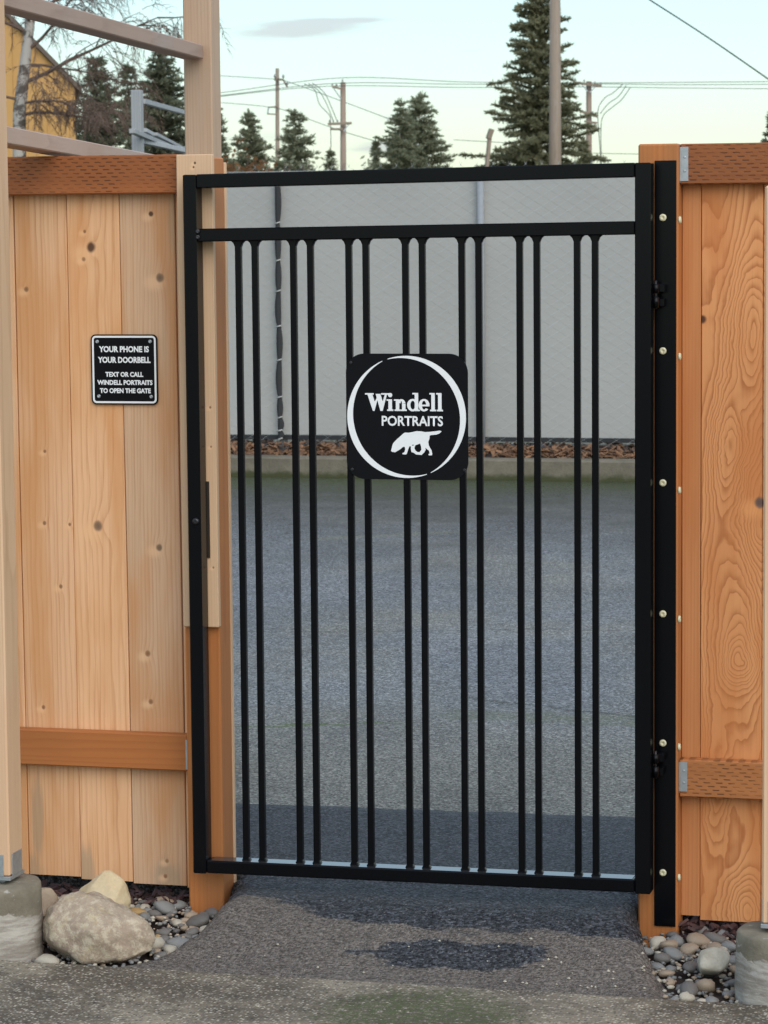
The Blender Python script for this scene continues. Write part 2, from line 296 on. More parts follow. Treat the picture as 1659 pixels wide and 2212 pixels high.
def mat_slab():
    g = G('exposed_aggregate_concrete'); X, Y, Z = g.xyz()
    v = g.voro(g.P, 135.); c = g.voro(g.P, 135., out='Color'); s = g.xyz(c)
    big = g.noise(g.P, 2.2, 6, .68); mid = g.noise(g.P, 14., 5, .7); fine = g.noise(g.P, 300., 3, .6)
    col = g.mix(g.sm(big, .38, .64), (.085, .066, .044), (.255, .212, .152))
    stone = g.mix(g.m('POWER', s[0], 1.6), (.03, .025, .018), (.58, .51, .40))
    col = g.mix(g.m('MULTIPLY', g.sm(v, .35, .6, .85, 0.), g.sm(s[1], .2, .4)), col, stone)
    col = g.mix(g.m('MULTIPLY', g.sm(s[2], .955, .98), g.sm(v, .25, .45, .8, 0.)), col, (.5, .47, .41))
    t = g.m('ADD', .25, g.m('MULTIPLY', mid, 1.5)); col = g.mix(1., col, g.vec(t, t, t), 'MULTIPLY')
    dx = g.m('DIVIDE', g.m('SUBTRACT', X, .76), .24); dy = g.m('DIVIDE', g.m('SUBTRACT', Y, -.8), .22)
    gm = g.m('EXPONENT', g.m('MULTIPLY', g.m('ADD', g.m('MULTIPLY', dx, dx), g.m('MULTIPLY', dy, dy)), -1.))
    gm = g.m('ADD', gm, g.m('MULTIPLY', g.sm(big, .5, .7), .25))
    moss = g.m('MULTIPLY', g.sm(g.m('MULTIPLY', gm, g.noise(g.P, 45., 5, .7)), .13, .32), g.sm(g.noise(g.P, 62., 4, .8), .42, .55))
    col = g.mix(g.m('MULTIPLY', moss, .88), col, (.065, .085, .018))
    g.bump(g.m('ADD', g.m('MULTIPLY', g.sm(v, 0., .6, 1., 0.), .7), g.m('ADD', g.m('MULTIPLY', fine, .3), g.m('MULTIPLY', moss, .8))), .9, .004)
    return g.fin(col, .78)
M['slab'] = mat_slab()

def mat_pier():
    g = G('pier_concrete'); X, Y, Z = g.xyz()
    n = g.noise(g.P, 9., 5, .65); f = g.noise(g.P, 160., 4, .65)
    low = g.sm(g.m('ADD', Z, g.m('MULTIPLY', g.m('SUBTRACT', n, .5), .09)), .012, .018, 1., 0.)
    col = g.mix(g.sm(n, .3, .7), (.135, .115, .082), (.225, .195, .145))
    st = g.noise(g.vec(g.m('MULTIPLY', X, 6.), g.m('MULTIPLY', Y, 6.), g.m('MULTIPLY', Z, 45.)), 1., 5, .7)
    col = g.mix(low, col, g.mix(g.sm(st, .35, .65), (.22, .19, .16), (.43, .395, .345)))
    wh = g.m('MULTIPLY', g.sm(g.noise(g.vec(X, Y, g.m('MULTIPLY', Z, 2.)), 17., 4, .6), .60, .68), .6)
    col = g.mix(wh, col, (.45, .43, .4))
    hgt = g.m('ADD', g.m('MULTIPLY', f, .5), g.m('MULTIPLY', low, g.m('MULTIPLY', n, 1.6)))
    g.bump(hgt, .6, .006)
    return g.fin(col, .85)
M['pier'] = mat_pier()
def mat_kerb():
    g = G('kerb_concrete'); X, Y, Z = g.xyz(); n = g.noise(g.P, 3., 6, .7); f = g.noise(g.P, 90., 4, .6)
    col = g.mix(g.sm(n, .3, .7), (.105, .092, .066), (.18, .158, .118)); t = g.m('ADD', .75, g.m('MULTIPLY', f, .5)); col = g.mix(1., col, g.vec(t, t, t), 'MULTIPLY')
    ms = g.sm(g.m('ADD', Z, g.m('MULTIPLY', g.m('SUBTRACT', g.noise(g.P, 8., 5, .7), .5), .10)), .015, .06, 1., 0.)
    col = g.mix(g.m('MULTIPLY', ms, .95), col, (.04, .045, .012)); g.bump(f, .5, .006)
    return g.fin(col, .85)
M['kerb'] = mat_kerb()
def mat_stone(name, c1, c2, sc=30., rough=.6, speck=None, bump=.25):
    g = G(name); W = g.m('MULTIPLY', g.rand, 40.); rough = max(rough, .68)
    n = g.noise(g.P, sc, 5, .68, W); f = g.noise(g.P, sc * 7, 4, .6, W)
    col = g.mix(g.sm(n, .3, .7), c1, c2); t = g.m('ADD', .72, g.m('ADD', g.m('MULTIPLY', f, .36), g.m('MULTIPLY', g.rand, .2))); col = g.mix(1., col, g.vec(t, t, t), 'MULTIPLY')
    if speck:
        sp = g.sm(g.m('ADD', g.noise(g.P, sc * 2.2, 6, .75, W), g.m('MULTIPLY', n, .3)), .62, .76)
        col = g.mix(g.m('MULTIPLY', sp, .75), col, speck)
        ed = g.sm(g.noise(g.P, sc * .7, 4, .7, g.m('ADD', W, 7.)), .52, .64); col = g.mix(g.m('MULTIPLY', ed, .32), col, (.42, .33, .15))
    g.bump(g.m('ADD', g.m('MULTIPLY', n, .6), g.m('MULTIPLY', f, .6)), bump, .004)
    return g.fin(col, rough)
M['boulder'] = mat_stone('lichen_boulder', (.26, .195, .145), (.37, .29, .21), 26., .85, (.50, .43, .32), 1.)
M['boulder_pale'] = mat_stone('cream_boulder', (.56, .43, .25), (.60, .50, .33), 16., .8, None, .6)
M['stone_grey'] = mat_stone('stone_grey', (.14, .14, .135), (.235, .235, .225), 30, .5)
M['stone_dark'] = mat_stone('stone_dark', (.10, .092, .085), (.17, .155, .14), 30, .5)
M['stone_pale'] = mat_stone('stone_pale', (.33, .29, .225), (.47, .43, .35), 30, .55)
M['stone_tan'] = mat_stone('stone_tan', (.26, .19, .13), (.36, .28, .2), 30, .55)
M['stone_ochre'] = mat_stone('stone_ochre', (.34, .20, .07), (.40, .27, .12), 30, .55)
M['stone_rust'] = mat_stone('stone_rust', (.25, .10, .045), (.32, .16, .08), 30, .55)
M['soil'] = plain('dark_soil', (.03, .018, .014), .9, 0., 60, .5, .9, 120)
M['mulch'] = mat_stone('bark_mulch', (.10, .05, .028), (.27, .145, .075), 8., .8, None, .4)
M['chip_dark'] = mat_stone('bark_chip_dark', (.035, .015, .014), (.07, .03, .026), 20., .7, None, .4)
M['terrain'] = plain('far_ground', (.10, .095, .06), .9, 0., .3, .3)
def mat_leaf(name, c1, c2, tr=.52):
    g = G(name); gm = g.nt.nodes.new('ShaderNodeNewGeometry'); n = g.noise(g.P, 1.6, 3, .6)
    f = g.m('ADD', g.m('MULTIPLY', gm.outputs['Random Per Island'], .6), g.m('MULTIPLY', n, .5)); c = g.mix(f, c1, c2); g.fin(c, .75, spec=.15)
    t = g.nt.nodes.new('ShaderNodeBsdfTranslucent'); g.nt.links.new(c, t.inputs[0]); mx = g.nt.nodes.new('ShaderNodeMixShader'); mx.inputs[0].default_value = tr
    g.nt.links.new(g.b.outputs[0], mx.inputs[1]); g.nt.links.new(t.outputs[0], mx.inputs[2]); g.nt.links.new(mx.outputs[0], g.out.inputs[0]); return g.mat
M['needles'] = mat_leaf('conifer_needles', (.13, .14, .08), (.36, .34, .205))
M['needles_far'] = mat_leaf('conifer_needles_far', (.15, .17, .108), (.37, .37, .24))
M['needles_dark'] = mat_leaf('conifer_needles_dark', (.10, .118, .078), (.28, .28, .185))
M['shrub_red'] = mat_leaf('dry_shrub_leaves', (.12, .05, .02), (.25, .13, .06))
M['bark'] = plain('conifer_bark', (.09, .065, .05), .9, 0., 6, .4)
def mat_birch():
    g = G('birch_bark'); X, Y, Z = g.xyz(); n = g.noise(g.vec(g.m('MULTIPLY', X, 2.), g.m('MULTIPLY', Y, 2.), g.m('MULTIPLY', Z, 3.)), 2., 5, .7)
    return g.fin(g.mix(g.sm(n, .44, .56), (.085, .07, .06), (.40, .37, .335)), .8)
M['birch'] = mat_birch()
M['twig'] = plain('birch_twig', (.13, .085, .065), .85, 0., 3, .4)
def mat_yellow():
    g = G('yellow_siding'); n = g.noise(g.P, 1.2, 5, .65); return g.fin(g.mix(n, (.42, .225, .06), (.53, .31, .11)), .7)
M['yellow'] = mat_yellow()
M['roof'] = plain('brown_roof', (.12, .09, .07), .7, 0., 3, .3)
M['grass'] = mat_leaf('green_blades', (.07, .14, .02), (.16, .26, .05))

# ------------------------------------------------------------------ object helpers
def link(name, me, mat, parent=None, origin=None):
    """origin: base point; vertices are given in world space"""
    o = bpy.data.objects.new(name, me); COL.objects.link(o)
    if mat is not None and not me.materials: me.materials.append(M[mat] if isinstance(mat, str) else mat)
    if parent is not None:
        o.parent = parent; o.location = -parent.matrix_basis.translation
    return o
def thing(name, label, cat, loc=(0, 0, 0), group=None):
    o = bpy.data.objects.new(name, None); COL.objects.link(o); o.location = loc; o.empty_display_size = .1
    return tag(o, label, cat, group)
def tag(o, label=None, cat=None, group=None, kind=None):
    if label: o['label'] = label
    if cat: o['category'] = cat
    if group: o['group'] = group
    if kind: o['kind'] = kind
    return o
def bm_mesh(bm, name, smooth=False):
    me = bpy.data.meshes.new(name); bmesh.ops.recalc_face_normals(bm, faces=bm.faces[:]); bm.to_mesh(me); bm.free()
    if smooth:
        for p in me.polygons: p.use_smooth = True
    return me
def hexa(bm, c):
    """c: 8 corners, bottom ring then top ring"""
    v = [bm.verts.new(p) for p in c]
    for f in ((3, 2, 1, 0), (4, 5, 6, 7), (0, 1, 5, 4), (1, 2, 6, 5), (2, 3, 7, 6), (3, 0, 4, 7)): bm.faces.new([v[i] for i in f])
    return v
def boxc(x0, x1, y0, y1, z0, z1, sh=0.0, xs=0.0):
    f = lambda x: sh * (x - xs)
    return [(x0, y0, z0 + f(x0)), (x1, y0, z0 + f(x1)), (x1, y1, z0 + f(x1)), (x0, y1, z0 + f(x0)), (x0, y0, z1 + f(x0)), (x1, y0, z1 + f(x1)), (x1, y1, z1 + f(x1)), (x0, y1, z1 + f(x0))]
def box(name, ext, mat, parent=None, bev=.002, sh=0., xs=0., seg=1):
    bm = bmesh.new(); hexa(bm, boxc(*ext, sh, xs))
    if bev: bmesh.ops.bevel(bm, geom=bm.edges[:], offset=bev, segments=seg, affect='EDGES', profile=.5)
    return link(name, bm_mesh(bm, name), mat, parent)
def beam(name, a, b, w, h, mat, parent=None, bev=.002, roll_up=Vector((0, 0, 1))):
    """rectangular bar from a to b: w sideways, h along up"""
    a, b = Vector(a), Vector(b); d = (b - a).normalized(); s = d.cross(roll_up).normalized(); t = s.cross(d)
    c = []
    for z in (-1, 1):
        for p, q in ((a, -1), (a, 1), (b, 1), (b, -1)): c.append(p + s * (q * w / 2) + t * (z * h / 2))
    bm = bmesh.new(); hexa(bm, c)
    if bev: bmesh.ops.bevel(bm, geom=bm.edges[:], offset=bev, segments=1, affect='EDGES')
    return link(name, bm_mesh(bm, name), mat, parent)
def tube_into(bm, pts, radii, n=6, cap=True):
    pts = [Vector(p) for p in pts]; rings = []
    if isinstance(radii, (int, float)): radii = [radii] * len(pts)
    ref = Vector((.12, .3, 1)).normalized()
    for i, p in enumerate(pts):
        d = (pts[min(i + 1, len(pts) - 1)] - pts[max(i - 1, 0)]).normalized()
        r_ = ref if abs(d.dot(ref)) < .95 else Vector((1, 0, 0))
        s = d.cross(r_).normalized(); t = d.cross(s)
        rings.append([bm.verts.new(p + (s * math.cos(k * 2 * math.pi / n) + t * math.sin(k * 2 * math.pi / n)) * radii[i]) for k in range(n)])
    for A, B in zip(rings, rings[1:]):
        for k in range(n): bm.faces.new((A[k], A[(k + 1) % n], B[(k + 1) % n], B[k]))
    if cap:
        bm.faces.new(rings[0][::-1]); bm.faces.new(rings[-1])
def tube(name, pts, radii, mat, parent=None, n=8, smooth=True):
    bm = bmesh.new(); tube_into(bm, pts, radii, n); return link(name, bm_mesh(bm, name, smooth), mat, parent)
def disc(name, c, nrm, r, h, mat, parent=None, n=16, dome=.5):
    """screw or bolt head: low dome with a recess"""
    nrm = Vector(nrm).normalized(); c = Vector(c); prof = [(r, 0), (r, h * .45), (r * .8, h * .9), (r * .38, h), (r * .3, h * dome), (0.0005, h * dome)]
    bm = bmesh.new(); s = nrm.orthogonal().normalized(); t = nrm.cross(s); rings = []
    for rr, hh in prof: rings.append([bm.verts.new(c + nrm * hh + (s * math.cos(k * 2 * math.pi / n) + t * math.sin(k * 2 * math.pi / n)) * rr) for k in range(n)])
    for A, B in zip(rings, rings[1:]):
        for k in range(n): bm.faces.new((A[k], A[(k + 1) % n], B[(k + 1) % n], B[k]))
    bm.faces.new(rings[0][::-1]); bm.faces.new(rings[-1])
    return link(name, bm_mesh(bm, name, True), mat, parent)
def prism_into(bm, poly, to3, depth):
    """flat polygon (list of 2-d points) -> solid of small thickness; to3(x, y, d)"""
    a = [bm.verts.new(to3(x, y, 0)) for x, y in poly]; b = [bm.verts.new(to3(x, y, depth)) for x, y in poly]; n = len(poly)
    bm.faces.new(b); bm.faces.new(a[::-1])
    for i in range(n): bm.faces.new((a[i], a[(i + 1) % n], b[(i + 1) % n], b[i]))
def rrect(x0, x1, y0, y1, r, n=8):
    p = []
    for cx, cy, a0 in ((x1 - r, y1 - r, 0), (x0 + r, y1 - r, 90), (x0 + r, y0 + r, 180), (x1 - r, y0 + r, 270)):
        for k in range(n + 1): a = rad(a0 + 90 * k / n); p.append((cx + r * math.cos(a), cy + r * math.sin(a)))
    return p
def text_mesh(body, offset=0.0):
    cu = bpy.data.curves.new('lettering', 'FONT'); cu.body = body; cu.offset = offset; cu.resolution_u = 3; cu.fill_mode = 'FRONT'
    o = bpy.data.objects.new('lettering', cu); COL.objects.link(o)
    dg = bpy.context.evaluated_depsgraph_get(); dg.update(); me = bpy.data.meshes.new_from_object(o.evaluated_get(dg))
    bpy.data.objects.remove(o); return me
def lettering(name, body, x0, x1, z0, z1, y, parent, mat='sign_white', offset=.02):
    me = text_mesh(body, offset); xs = [v.co.x for v in me.vertices]; ys = [v.co.y for v in me.vertices]
    ax, bx, ay, by = min(xs), max(xs), min(ys), max(ys)
    for v in me.vertices:
        v.co = Vector((x0 + (v.co.x - ax) / (bx - ax) * (x1 - x0), y, z0 + (v.co.y - ay) / (by - ay) * (z1 - z0)))
    me.materials.clear(); return link(name, me, mat, parent)

random.seed(7)
# ================================================================== SETTING
def sheet(name, x0, x1, y0, y1, z, mat, thick=.3):
    o = box(name, (x0, x1, y0, y1, z - thick, z), mat, None, 0); return tag(o, kind='structure')
sheet('ground', -4000, 4000, -4000, 6000, -.16, 'terrain', 1.)
o = sheet('parking_lot', -14, 9, .955, 11.64, 0.0, 'lot', .155)
def slab():
    bm = bmesh.new(); xs = [-7, -3] + [-1 + 3.6 * i / 240 for i in range(241)] + [5, 9]; top = []; lo = []; bk = []
    for x in xs:
        e = -.549 + mnoise.noise(Vector((x * 14, 2, 0))) * .004 + mnoise.noise(Vector((x * 45, 9, 0))) * .003
        top.append(bm.verts.new((x, e - .006, -.08))); lo.append(bm.verts.new((x, e, -.088))); bk.append((bm.verts.new((x, e, -.15)), bm.verts.new((x, -14, -.08))))
    for i in range(len(xs) - 1):
        bm.faces.new((top[i], top[i + 1], lo[i + 1], lo[i])); bm.faces.new((lo[i], lo[i + 1], bk[i + 1][0], bk[i][0])); bm.faces.new((top[i + 1], top[i], bk[i][1], bk[i + 1][1]))
    tag(link('concrete_slab', bm_mesh(bm, 'concrete_slab'), 'slab'), kind='structure')
slab()
sheet('soil_bed', -3, 4, -.536, .30, -.105, 'soil', .05)

def apron():
    # strip of newer asphalt behind the fence and the ramp out through the gateway
    Lb = [(.16, .060), (.06, .064), (0.0, .085), (-.10, .098), (-.2, .10), (-.3, .085), (-.40, .045), (-.47, .0), (-.535, -.085)]
    Rb = [(.16, 1.115), (.06, 1.112), (0.0, 1.108), (-.10, 1.11), (-.17, 1.14), (-.3, 1.185), (-.40, 1.222), (-.47, 1.25), (-.535, 1.285)]
    def lerp(T, y):
        for (ya, xa), (yb, xb) in zip(T, T[1:]):
            if yb <= y <= ya: return xa + (xb - xa) * (ya - y) / (ya - yb)
        return T[0][1] if y > T[0][0] else T[-1][1]
    def zz(y):
        t = min(1, max(0, (-.12 - y) / .415)); return -.087 * t * t * (3 - 2 * t) * .6 - .087 * t * .4
    bm = bmesh.new(); rows = []
    ys = [.16 - i * (.695 / 60) for i in range(61)]; NX = 90
    for y in ys:
        xl, xr = lerp(Lb, y), lerp(Rb, y); xl += (mnoise.noise(Vector((y * 22, 1, 0)))) * .012; xr += (mnoise.noise(Vector((y * 22, 7, 0)))) * .012
        row = [bm.verts.new((xl - .028, y, -.106))]
        for k in range(NX + 1):
            x = xl + (xr - xl) * k / NX; e = min(x - xl, xr - x); sh = -.02 * max(0, 1 - e / .05) ** 2
            p = Vector((x * 40, y * 40, 0)); yy = y + (mnoise.noise(Vector((x * 9, 3, 0))) * .006 if y < -.5 else 0)
            row.append(bm.verts.new((x, yy, zz(y) + sh + mnoise.noise(p) * .0018 + mnoise.noise(p * .2) * .004)))
        row.append(bm.verts.new((xr + .028, y, -.106))); rows.append(row)
    for A, B in zip(rows, rows[1:]):
        for k in range(len(A) - 1): bm.faces.new((A[k], A[k + 1], B[k + 1], B[k]))
    A = rows[-1]; bt = [bm.verts.new((v.co.x, v.co.y - .002, -.106)) for v in A]
    for k in range(len(A) - 1): bm.faces.new((A[k], A[k + 1], bt[k + 1], bt[k]))
    me = bm_mesh(bm, 'asphalt_ramp', True); o = tag(link('asphalt_ramp', me, 'apron'), kind='structure')
    # the strip behind, with an uneven far edge against the old surface
    bm = bmesh.new(); rows = []
    xs = [-2.4 + 6.2 * i / 140 for i in range(141)]
    for j in range(12):
        t = j / 11; row = []
        for x in xs:
            ye = .985 + .075 * (x - .3) * .5 + mnoise.noise(Vector((x * 6, 0, 0))) * .012
            y = .155 + (ye - .155) * t; row.append(bm.verts.new((x, y, .004 + .008 * (1 if t < .97 else 0) + mnoise.noise(Vector((x * 8, y * 8, 0))) * .002)))
        rows.append(row)
    for A, B in zip(rows, rows[1:]):
        for k in range(len(A) - 1): bm.faces.new((A[k], A[k + 1], B[k + 1], B[k]))
    for row, z, s in ((rows[0], -.15, -1), (rows[-1], -.15, 1)):
        bt = [bm.verts.new((v.co.x, v.co.y + s * .004, z)) for v in row]
        for k in range(len(row) - 1): bm.faces.new((row[k], row[k + 1], bt[k + 1], bt[k]))
    tag(link('asphalt_strip', bm_mesh(bm, 'asphalt_strip', True), 'apron'), kind='structure')
apron()

def kerb():
    bm = bmesh.new(); prof = [(11.645, -.15), (11.65, .128), (11.668, .14), (11.80, .142), (11.81, -.15)]; rows = []
    xs = [-14 + 23 * i / 150 for i in range(151)]
    for x in xs: rows.append([bm.verts.new((x, y + mnoise.noise(Vector((x * 1.3, 0, 5))) * .004, z + mnoise.noise(Vector((x * 2, y * 9, 0))) * .003)) for y, z in prof])
    for A, B in zip(rows, rows[1:]):
        for k in range(len(prof) - 1): bm.faces.new((A[k], A[k + 1], B[k + 1], B[k]))
    tag(link('kerb', bm_mesh(bm, 'kerb'), 'kerb'), kind='structure')
kerb()
sheet('planting_strip', -14, 9, 11.812, 13.2, .13, 'soil', .29)

def chips(name, n, xr, yr, z, size, mat, seed, tall=.03):
    rnd = random.Random(seed); V = []; F = []
    for i in range(n):
        c = Vector((rnd.uniform(*xr), rnd.uniform(*yr), z + rnd.random() ** 2 * tall)); L_ = rnd.uniform(*size); w = L_ * rnd.uniform(.25, .6); t = rnd.uniform(.003, .008)
        R_ = Matrix.Rotation(rnd.uniform(0, 6.28), 3, 'Z') @ Matrix.Rotation(rnd.uniform(-.7, .7), 3, 'X') @ Matrix.Rotation(rnd.uniform(-.7, .7), 3, 'Y'); b0 = len(V); k = rnd.uniform(.4, 1)
        for dz in (0, t):
            for x, y in ((-L_ / 2, -w / 2), (L_ / 2, -w / 2 * k), (L_ / 2 * k, w / 2), (-L_ / 2, w / 2 * k)): V.append(c + R_ @ Vector((x, y, dz)))
        for f in ((3, 2, 1, 0), (4, 5, 6, 7), (0, 1, 5, 4), (1, 2, 6, 5), (2, 3, 7, 6), (3, 0, 4, 7)): F.append([b0 + q for q in f])
    me = bpy.data.meshes.new(name); me.from_pydata(V, [], F); return tag(link(name, me, mat), kind='stuff')
tag(chips('bark_mulch', 6500, (-7, 4), (11.82, 12.5), .135, (.03, .075), 'mulch', 3, .07), 'brown bark chips and dead leaves along the kerb', 'mulch')

# ================================================================== GATE
GY0, GY1 = -.08, -.03; GW = 1.16; ZB, ZT = .045, 1.794; T = .034
gate = thing('metal_gate', 'black metal gate of paired vertical bars with a round-logo sign', 'gate', (GW, -.055, ZB))
xs_ = .58
box('stile', (0, .034, GY0, GY1, ZB - .004, ZT - .007), 'black_steel', gate, .0025, 0)
box('stile', (GW - .038, GW, GY0, GY1, ZB, ZT + .006), 'black_steel', gate, .0025)
box('top_rail', (.0345, GW - .0385, GY0 + .0006, GY1 - .0006, ZT - T, ZT), 'black_steel', gate, .0025, .0115, xs_)
box('middle_rail', (.0345, GW - .0385, GY0 + .006, GY1 - .006, 1.627, 1.659), 'black_steel', gate, .0025, .0078, xs_)
box('bottom_rail', (.0345, GW - .0385, GY0 + .0006, GY1 - .0006, ZB, ZB + .032), 'black_steel', gate, .003, .004, xs_)
box('glare_strip', (.045, GW - .045, GY0 + .004, GY1 - .003, ZB + .0323, ZB + .0331), 'glare_gloss', gate, 0, .004, xs_)  # thin glossy strip added so the rail top shows sky glare
BX = [.134, .1765, .2745, .318, .415, .458, .557, .599, .697, .739, .8395, .8815, .9795, 1.023]
for x in BX:
    zt = 1.627 + .0078 * (x - xs_); zb = ZB + .032 + .004 * (x - xs_); bm = bmesh.new(); h = .0078; yc = -.055
    # square bar with weld fillets flaring at both ends
    prof = [(zb - .001, h + .005), (zb + .003, h + .0028), (zb + .009, h), (zt - .014, h), (zt - .005, h + .004), (zt + .001, h + .011)]; rings = []
    for z, r in prof:
        c = r * .28; P_ = [(-r + c, -h), (r - c, -h), (r, -h + c * .8), (r, h - c * .8), (r - c, h), (-r + c, h), (-r, h - c * .8), (-r, -h + c * .8)]
        rings.append([bm.verts.new((x + a, yc + b, z)) for a, b in P_])
    for A, B in zip(rings, rings[1:]):
        for k in range(8): bm.faces.new((A[k], A[(k + 1) % 8], B[(k + 1) % 8], B[k]))
    bm.faces.new(rings[0][::-1]); bm.faces.new(rings[-1])
    link('bar', bm_mesh(bm, 'bar'), 'black_steel', gate)
p = oy(423.5, 1126, GY0); disc('latch_bolt', (p.x, GY0, p.z), (0, -1, 0), .0088, .0075, 'dome', gate, 20, .98)
# welds where the rails meet the left stile
for z in (1.648, 1.634):
    disc('weld_bead', (.036, GY0 + .004, z), (.3, -1, 0), .006, .004, 'dome', gate, 10, .9)
def hinge(v):
    p = oy(1408, v, -.03); z = p.z; h = bpy.data.objects.new('hinge', None); COL.objects.link(h); h.parent = gate
    w = Vector((GW + .006, -.04, z)); h.location = w - gate.location
    def add(o): o.parent = h; o.location = -w; return o
    add(tube('barrel', [(GW + .006, -.042, z - .03), (GW + .006, -.042, z - .004)], .009, 'black_steel', None, 10))
    add(tube('barrel', [(GW + .006, -.042, z + .004), (GW + .006, -.042, z + .026)], .009, 'black_steel', None, 10))
    add(tube('pin', [(GW + .006, -.042, z - .033), (GW + .006, -.042, z + .034)], .004, 'dome', None, 8))
    add(box('leaf', (GW + .008, GW + .026, -.040, -.008, z + .006, z + .026), 'black_steel', None, .002))
    add(box('leaf', (GW + .008, GW + .024, -.036, -.008, z - .028, z - .008), 'black_steel', None, .002))
hinge(637); hinge(1650)

# round-logo sign on the bars
SX0, SX1, SZ0, SZ1, SY = .4075, .7125, 1.0415, 1.3485, -.0635
sg = thing('logo_sign', 'square black sign with white ring, lettering and dog silhouette on the gate', 'sign', ((SX0 + SX1) / 2, SY, SZ0))
bm = bmesh.new(); prism_into(bm, rrect(SX0, SX1, SZ0, SZ1, .046, 10), lambda x, z, d: (x, SY - d, z), .003); link('plate', bm_mesh(bm, 'plate'), 'sign_black', sg)
FACE = SY - .003
sx = lambda c: SX0 + (c - 172) / 1338 * (SX1 - SX0)
sz = lambda c: SZ1 - (c - 150) / 1375 * (SZ1 - SZ0)
def crescent(a0, a1, tm, k):
    cx, cz, R_ = sx(836), sz(840), .1487; bm = bmesh.new(); n = 64; pr = None
    for i in range(n + 1):
        s = i / n; a = rad(a0 + (a1 - a0) * s); t = tm * max(.09, math.sin(math.pi * (.03 + .94 * s)) ** 1.05)
        q = [bm.verts.new((cx + math.cos(a) * r_, FACE - .0006 * (j > 1), cz + math.sin(a) * r_)) for j, r_ in enumerate((R_, R_ - t, R_, R_ - t))]
        if pr: bm.faces.new((pr[2], pr[3], q[3], q[2])); bm.faces.new((pr[0], q[0], q[2], pr[2])); bm.faces.new((pr[1], pr[3], q[3], q[1]))
        pr = q
    link('ring_arc', bm_mesh(bm, 'ring_arc'), 'sign_white', sg)
crescent(108, -66, .0158, 0); crescent(113.5, 290, .0158, 1)
def shapes(name, pieces, parent, x_, z_, y0=None, mat='sign_white'):
    bm = bmesh.new()
    for i, poly in enumerate(pieces): prism_into(bm, [(x_(a), z_(b)) for a, b in poly], lambda x, z, d, i=i: (x, (FACE if y0 is None else y0) - d, z), .0005 + .00004 * i)
    return link(name, bm_mesh(bm, name), mat, parent)
def ring_poly(cx, cy, rx, ry, tx, ty, a0, a1, n=22):
    """thick arc; tx, ty stroke widths at the side and at the top"""
    o_, i_ = [], []
    for k in range(n + 1):
        a = rad(a0 + (a1 - a0) * k / n); o_.append((cx + rx * math.cos(a), cy - ry * math.sin(a))); i_.append((cx + (rx - tx) * math.cos(a), cy - (ry - ty) * math.sin(a)))
    return o_ + i_[::-1]
R4 = lambda x0, x1, y0, y1: [(x0, y0), (x1, y0), (x1, y1), (x0, y1)]
W_ = [R4(382, 478, 582, 598), R4(560, 648, 582, 598), [(408, 590), (462, 590), (497, 700), (478, 776), (468, 776)], [(478, 776), (486, 776), (528, 622), (556, 590), (540, 590), (505, 590), (520, 620), (462, 720)],
      [(500, 590), (552, 590), (586, 700), (566, 776), (552, 776)], [(566, 776), (576, 776), (626, 590), (604, 590), (556, 740)]]
def stem(x, w, top, flag=True):
    r_ = [R4(x, x + w, top, 768), R4(x - 14, x + w + 14, 758, 775)]
    if flag: r_.append([(x - 20, top), (x + w, top), (x + w, top + 16), (x - 20, top + 16)])
    return r_
pcs = list(W_)
pcs += stem(640, 40, 648) + [ring_poly(660, 602, 23, 23, 22.5, 22.5, 0, 358)]
pcs += stem(722, 38, 648) + [ring_poly(782, 700, 46, 54, 38, 20, 10, 165)] + [R4(790, 828, 695, 768), R4(776, 842, 758, 775)]
pcs += [ring_poly(908, 710, 62, 68, 36, 20, 0, 358), R4(930, 968, 580, 768), R4(905, 968, 577, 593), R4(930, 985, 758, 775)]
pcs += [ring_poly(1032, 710, 60, 68, 36, 20, 0, 318), R4(985, 1090, 704, 722)]
pcs += stem(1112, 38, 577) + stem(1186, 38, 577)
shapes('lettering', pcs, sg, sx, sz)
lettering('lettering', 'PORTRAITS', sx(565), sx(1238), sz(938), sz(828), FACE - .0007, sg, offset=.022)
dog = [(1222, 995), (1205, 985), (1160, 992), (1090, 1000), (1040, 1003), (1000, 995), (950, 993), (905, 1003), (860, 1012), (820, 1010), (800, 1022), (770, 1050), (735, 1080), (705, 1110), (688, 1130), (680, 1150), (672, 1185), (664, 1210),
       (675, 1222), (710, 1226), (735, 1212), (770, 1190), (795, 1168), (815, 1165), (822, 1190), (812, 1225), (790, 1235), (792, 1248), (832, 1250), (842, 1230), (855, 1190), (868, 1160), (885, 1160), (905, 1140)]
dogA = dog + [(930, 1150), (985, 1128), (1038, 1170), (1062, 1190), (1082, 1205), (1090, 1235), (1075, 1243), (1080, 1256), (1115, 1255), (1118, 1235), (1110, 1200), (1092, 1170), (1080, 1145), (1075, 1110), (1088, 1075), (1090, 1042), (1105, 1035), (1160, 1030), (1195, 1018)]
dogB = [(884, 1155), (934, 1146), (922, 1180), (935, 1205), (955, 1222), (980, 1222), (1000, 1195), (995, 1160), (985, 1124), (1040, 1165), (1046, 1195), (1030, 1225), (1010, 1243), (1000, 1253), (940, 1248), (915, 1230), (890, 1222), (884, 1195)]
def tri_shape(name, polys, parent):
    from mathutils.geometry import tessellate_polygon
    bm = bmesh.new()
    for i, poly in enumerate(polys):
        P3 = [Vector((sx(a), sz(b), 0)) for a, b in poly]; d = FACE - .0005 - .00005 * i
        vv = [bm.verts.new((q.x, d, q.y)) for q in P3]
        for t_ in tessellate_polygon([P3]): bm.faces.new([vv[k] for k in t_])
    return link(name, bm_mesh(bm, name), 'sign_white', parent)
tri_shape('dog_emblem', [dogA, dogB], sg)
